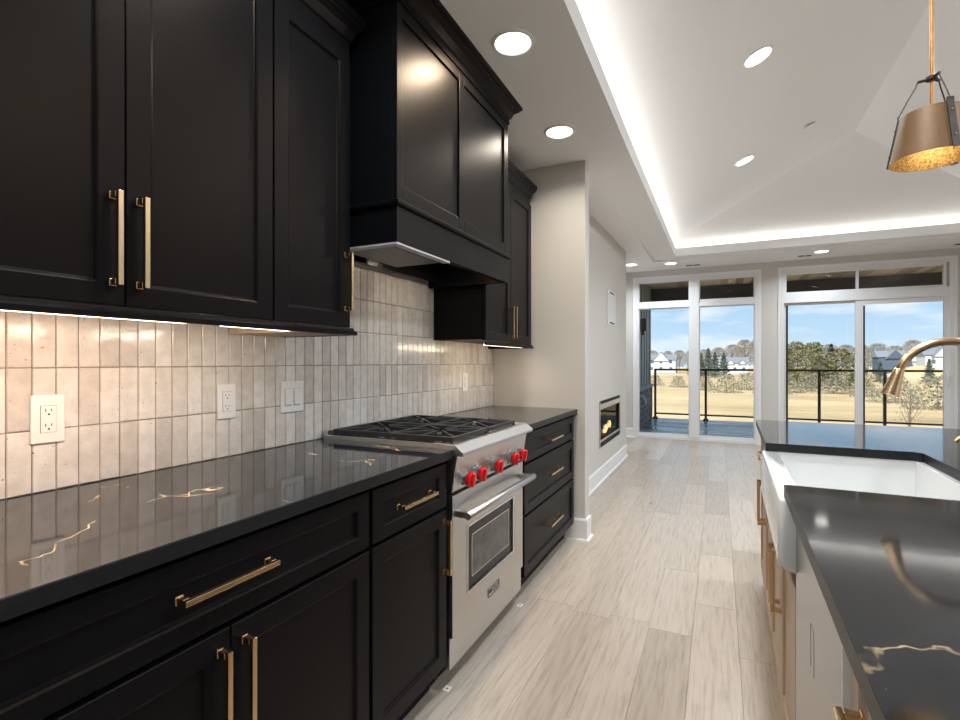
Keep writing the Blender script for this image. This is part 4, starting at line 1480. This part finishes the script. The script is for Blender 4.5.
RYY = 12.0
t = thing('railing', 'dark bronze deck railing with a thin top and bottom rail', 'railing', (2.8, RYY, -0.03))
obj('top_rail', MB().box(0.22, 8.0, RYY - 0.025, RYY + 0.025, 1.055, 1.098), 'rail_bronze', t, bev=0.004)
obj('bottom_rail', MB().box(0.22, 8.0, RYY - 0.018, RYY + 0.018, 0.070, 0.105), 'rail_bronze', t, bev=0.003)
xs_ = [0.245, 1.29, 2.33, 3.36, 4.41, 5.46, 6.5, 7.55]
for i, x in enumerate(xs_):
    p_ = obj('post', MB().box(x - 0.024, x + 0.024, RYY - 0.024, RYY + 0.024, -0.03, 1.06), 'rail_bronze', t, bev=0.003)
    obj('post_base', MB().prism([(x - 0.06, -0.03), (x + 0.06, -0.03), (x + 0.055, -0.015), (x + 0.03, 0.02), (x - 0.03, 0.02), (x - 0.055, -0.015)], 'y', RYY - 0.05, RYY + 0.05), 'rail_bronze', p_, bev=0.003)
for x0_, x1_ in zip(xs_[:-1], xs_[1:]):
    obj('glass_panel', MB().box(x0_ + 0.03, x1_ - 0.03, RYY - 0.003, RYY + 0.003, 0.105, 1.055), 'glass', t)

t = thing('porch_wall', 'blue-grey board-and-batten wall on a dark stone base, beside the deck', 'wall', (0.0, 10.4, -0.03))
t['kind'] = 'structure'
mb = MB().box(-0.5, 0.135, 8.80, 11.98, 0.74, 2.89)
yy = 8.95
while yy < 11.9:
    mb.box(0.135, 0.150, yy, yy + 0.05, 0.75, 2.89)
    yy += 0.40
mb.box(0.135, 0.152, 11.90, 11.98, 0.75, 2.89)
obj('siding', mb, 'siding', t)
obj('stone_base', MB().box(-0.5, 0.185, 8.80, 11.99, -0.03, 0.70), 'ledgestone', t)
obj('stone_cap', MB().prism([(-0.5, 0.70), (0.225, 0.70), (0.225, 0.73), (0.15, 0.755), (-0.5, 0.755)], 'y', 8.80, 12.03), 'siding', t, bev=0.004)
t = thing('wall_sconce', 'black box-shaped wall lamp on the blue-grey porch wall', 'wall lamp', (0.15, 10.35, 1.80))
obj('back_plate', MB().box(0.1505, 0.165, 10.30, 10.42, 1.84, 2.09), 'iron', t, bev=0.003)
obj('lantern', MB().box(0.165, 0.26, 10.29, 10.43, 1.86, 2.10), 'iron', t, bev=0.006)
obj('lower_arm', MB().box(0.165, 0.215, 10.33, 10.39, 1.78, 1.86), 'iron', t, bev=0.004)
t = thing('curved_bracket', 'white curved bracket on the dark stone base', 'bracket', (0.19, 10.1, 0.38))
obj('arm', MB().tube([(0.186, 10.02, 0.60), (0.24, 10.04, 0.58), (0.275, 10.06, 0.50), (0.27, 10.06, 0.43), (0.186, 10.05, 0.38)], 0.026, 10), 'plastic_white', t)

# ------------------------------------------------------------------ outside: field, trees, houses
GZ = -3.0
mb = MB()
N = 24
for i in range(N):
    for j in range(N):
        x0_, x1_ = -260 + 560 * i / N, -260 + 560 * (i + 1) / N
        y0_, y1_ = -120 + 560 * j / N, -120 + 560 * (j + 1) / N
        mb.add([(x0_, y0_, GZ), (x1_, y0_, GZ), (x1_, y1_, GZ), (x0_, y1_, GZ)], [(0, 1, 2, 3)])
struct('ground', mb, 'dry_grass', label='dry tan field around the house')


def blob_tree(rnd, kind, h, r):
    """trunk and a crown made of many small leaf clusters"""
    tk, fo = MB(), MB()
    tk.tube([(0, 0, -0.3), (rnd.uniform(-.1, .1), 0, h * 0.4), (rnd.uniform(-.2, .2), rnd.uniform(-.2, .2), h * 0.88)], [h * 0.022, h * 0.014, h * 0.004], 6)
    n_ = {'fir': 1500, 'round': 1700, 'bare': 2600, 'brush': 900, 'sapling': 170}[kind]
    for i in range(n_):
        u_ = rnd.random()
        a = rnd.uniform(0, 2 * PI)
        if kind == 'fir':
            z = h * (0.08 + 0.92 * u_)
            rad = r * (1 - u_) ** 0.8 * (0.75 + 0.25 * math.sin(u_ * 46)) * math.sqrt(rnd.random())
            s_ = h * 0.045
        elif kind == 'round':
            z = h * (0.06 + 0.94 * u_)
            rad = r * math.sqrt(max(0, 1 - (2 * u_ - 0.75) ** 2 / 1.6)) * rnd.random() ** 0.4 * (0.8 + 0.25 * math.sin(a * 3 + u_ * 9))
            s_ = h * 0.042
        elif kind in ('bare', 'sapling'):
            z = h * (0.15 + 0.85 * u_ ** 0.8)
            rad = r * math.sqrt(max(0, 1 - (2 * u_ - 0.9) ** 2 / 1.3)) * rnd.random() ** 0.5
            s_ = h * 0.03
        else:
            z = h * u_ ** 1.3
            rad = r * (1 - 0.6 * u_) * math.sqrt(rnd.random())
            s_ = h * 0.075
        c_ = Vector((rad * math.cos(a), rad * math.sin(a), z))
        if kind in ('bare', 'sapling'):
            d_ = Vector((math.cos(a) * 0.5 + rnd.gauss(0, .3), math.sin(a) * 0.5 + rnd.gauss(0, .3), 1.0)).normalized() * s_ * rnd.uniform(1.2, 2.6)
            n2 = d_.cross(Vector((rnd.gauss(0, 1), rnd.gauss(0, 1), rnd.gauss(0, 1)))).normalized() * s_ * 0.2
            fo.add([c_ - n2, c_ + n2, c_ + d_], [(0, 1, 2)])
        else:
            p1 = Vector((rnd.gauss(0, 1), rnd.gauss(0, 1), rnd.gauss(0, 0.6))).normalized() * s_
            p2 = Vector((rnd.gauss(0, 1), rnd.gauss(0, 1), rnd.gauss(0, 0.6))).normalized() * s_
            fo.add([c_ - p1 * 0.5, c_ + p1 * 0.8, c_ + p2, c_ - p1 * 0.3 + p2 * 0.6], [(0, 1, 2, 3)])
    if kind in ('bare', 'sapling'):
        for i in range(16 if kind == 'bare' else 9):
            a = rnd.uniform(0, 2 * PI)
            z0_ = h * rnd.uniform(0.25, 0.65)
            tk.tube([(0, 0, z0_), (r * 0.35 * math.cos(a), r * 0.35 * math.sin(a), z0_ + h * 0.14), (r * 0.75 * math.cos(a), r * 0.75 * math.sin(a), z0_ + h * 0.34)], [h * 0.008, h * 0.005, h * 0.002], 4)
    return tk, fo


KIND = {'fir': ('evergreen_tree', 'needles_dark', 'tree'), 'round': ('bushy_tree', 'needles_olive', 'tree'), 'bare': ('bare_tree', 'twigs_brown', 'tree'), 'brush': ('field_bush', 'brush_grey', 'bush'), 'sapling': ('sapling', 'twigs_brown', 'tree')}
protos = {}
rnd = random.Random(21)


def plant(kind, variant, x, y, scale, label, group):
    key = (kind, variant)
    nm, mat, cat = KIND[kind]
    if key not in protos:
        tk, fo = blob_tree(random.Random(hash(kind) % 7 + variant * 13 if False else {'fir': 1, 'round': 2, 'bare': 3, 'brush': 4, 'sapling': 5}[kind] * 10 + variant), kind,
                           {'fir': 8.5, 'round': 8.0, 'bare': 8.5, 'brush': 2.6, 'sapling': 3.2}[kind], {'fir': 2.7, 'round': 3.4, 'bare': 3.0, 'brush': 2.6, 'sapling': 0.7}[kind])
        t = thing(nm, label, cat, (0, 0, 0), group)
        obj('crown', fo, mat, t)
        obj('trunk', tk, 'bark', t)
        protos[key] = t
    else:
        t = copy_tree(protos[key])
        tag(t, label, cat, group)
    t.location = (x, y, GZ)
    t.rotation_euler = (0, 0, rnd.uniform(0, 6.28))
    t.scale = (scale, scale, scale * rnd.uniform(0.92, 1.08))
    return t


TH = YAW
SN, CS = math.sin(TH), math.cos(TH)
ORD = ['first', 'second', 'third', 'fourth', 'fifth', 'sixth', 'seventh', 'eighth', 'ninth', 'tenth', 'eleventh', 'twelfth', 'thirteenth', 'fourteenth', 'fifteenth', 'sixteenth']


def bearing(a, dist):
    """a point of the field at a bearing (tangent from the room's long axis) and a distance"""
    return 1.544 + a * dist, dist


def row(kind, group, lab, items):
    for i, (a, dist, sc_) in enumerate(items):
        x, y = bearing(a, dist)
        plant(kind, i % 2, x, y, sc_, '%s, %s from the left' % (lab, ORD[i]), group)


row('fir', 'dark evergreens beyond the field', 'dark pointed evergreen seen through the tall fixed window',
    [(-0.044, 168, 0.75), (-0.029, 150, 0.78), (-0.017, 160, 0.92), (-0.006, 145, 0.80), (0.008, 164, 0.85)])
row('fir', 'dark evergreens behind the olive trees', 'dark evergreen among the olive trees seen through the sliding door',
    [(0.108, 116, 0.86), (0.150, 122, 1.02), (0.168, 112, 0.92), (0.233, 125, 0.55), (0.294, 125, 0.55)])
row('round', 'olive trees beyond the field', 'olive-green bushy tree seen through the sliding door',
    [(0.120, 96, 0.92), (0.142, 108, 1.0), (0.183, 98, 0.85), (0.204, 109, 0.72)])
row('bare', 'leafless trees at the left of the window view', 'leafless brown tree left of the evergreens in the tall window',
    [(-0.112, 285, 1.15), (-0.086, 265, 1.05), (-0.066, 285, 1.2), (-0.046, 265, 1.15)])
row('bare', 'leafless trees right of the evergreens', 'leafless brown tree right of the evergreens in the tall window',
    [(-0.022, 285, 1.35), (0.000, 265, 1.35), (0.022, 290, 1.6), (0.042, 268, 1.6), (0.064, 292, 1.8)])
row('bare', 'leafless trees seen through the sliding door', 'leafless brown tree around the houses seen through the sliding door',
    [(0.100, 285, 1.5), (0.122, 262, 1.3), (0.144, 285, 1.4), (0.166, 262, 1.3), (0.188, 285, 1.45), (0.209, 262, 1.35), (0.230, 285, 1.5), (0.252, 262, 1.35), (0.274, 285, 1.5), (0.296, 262, 1.3), (0.317, 285, 1.4)])
row('brush', 'low bushes at the edge of the field behind the railing', 'low grey-brown bush behind the deck railing in the tall window',
    [(-0.108, 98, 0.7), (-0.068, 92, 0.7), (-0.024, 84, 0.85), (0.012, 78, 0.90), (0.044, 87, 1.0), (0.086, 77, 1.0)])
row('brush', 'low bushes at the field edge seen through the sliding door', 'low grey-brown bush behind the railing seen through the sliding door',
    [(0.104, 82, 0.95), (0.140, 86, 1.0), (0.176, 82, 0.95), (0.213, 76, 0.75)])
row('brush', 'tall grey brush at the right of the field', 'tall grey-green brush clump behind the faucet',
    [(0.252, 66, 1.0), (0.305, 58, 1.15), (0.365, 66, 1.15)])
x, y = bearing(0.270, 34)
plant('sapling', 0, x, y, 1.0, 'thin leafless sapling in the field beneath the faucet head', None)


def house(label, a, dist, wd, dp, hh, wall, gables=1):
    cx_, cy_ = bearing(a, dist)
    t = thing('house', label, 'house', (cx_, cy_, GZ))
    obj('wall', MB().box(cx_ - wd / 2, cx_ + wd / 2, cy_, cy_ + dp, GZ, GZ + hh), wall, t)
    mb = MB()
    mb.prism([(cy_ - 0.5, GZ + hh), (cy_ + dp + 0.5, GZ + hh), (cy_ + dp / 2, GZ + hh + dp * 0.28)], 'x', cx_ - wd / 2 - 0.4, cx_ + wd / 2 + 0.4)
    obj('roof', mb, 'roof_grey', t)
    for g_ in range(gables):
        gx = cx_ - wd / 2 + wd * (g_ + 0.5) / gables
        gw = wd / gables * 0.55
        mb = MB().prism([(gx - gw / 2, GZ + hh - 0.5), (gx + gw / 2, GZ + hh - 0.5), (gx, GZ + hh + gw * 0.5)], 'y', cy_ - 0.6, cy_ + dp * 0.4)
        obj('gable', mb, wall, t)
        mb = MB()
        for s_ in (-1, 1):
            mb.prism([(gx, GZ + hh + gw * 0.5), (gx, GZ + hh + gw * 0.5 + 0.25), (gx + s_ * (gw / 2 + 0.3), GZ + hh - 0.6), (gx + s_ * (gw / 2 + 0.3), GZ + hh - 0.85)], 'y', cy_ - 0.8, cy_ + dp * 0.4)
        obj('gable_roof', mb, 'roof_grey', t)
    nw = max(2, int(wd / 3))
    for r_ in range(2 if hh > 4.5 else 1):
        for k in range(nw):
            wx = cx_ - wd / 2 + wd * (k + 0.5) / nw
            z0_ = GZ + 1.0 + r_ * 2.8
            obj('window', MB().box(wx - 0.5, wx + 0.5, cy_ - 0.06, cy_ + 0.02, z0_, z0_ + 1.3), 'house_glass', t)
    return t


house('white long low house seen beside the blue-grey porch wall', -0.098, 215, 11, 8, 5.2, 'white_house', 1)
house('white house with several gables among the trees, right of the evergreens', 0.019, 215, 12, 8, 4.0, 'white_house', 3)
house('dark blue house seen above the railing behind the faucet', 0.252, 215, 9, 8, 6.0, 'blue_house', 1)
house('white house at the right edge of the sliding door', 0.309, 200, 8, 8, 6.5, 'white_house', 1)
house('pale grey house next to the dark blue house', 0.281, 225, 11, 9, 5.0, 'white_house', 1)

cx_, cy_ = bearing(0.283, 165)
mb = MB()
vs, fs = [], []
for i in range(9):
    for k in range(28):
        a = 2 * PI * k / 28
        r_ = i / 8
        hgt = 3.4 * (math.cos(r_ * PI) * 0.5 + 0.5) * (1 + 0.15 * math.sin(3 * a) * r_)
        vs.append((cx_ + 11 * r_ * math.cos(a), cy_ + 6 * r_ * math.sin(a), GZ - 0.05 + hgt))
for i in range(8):
    for k in range(28):
        fs.append((i * 28 + k, i * 28 + (k + 1) % 28, i * 28 + 28 + (k + 1) % 28, i * 28 + 28 + k))
mb.add(vs, fs, True)
t = obj('soil_mound', mb, 'dry_grass')
tag(t, 'tan heap of soil in the field below the dark blue house', 'mound')
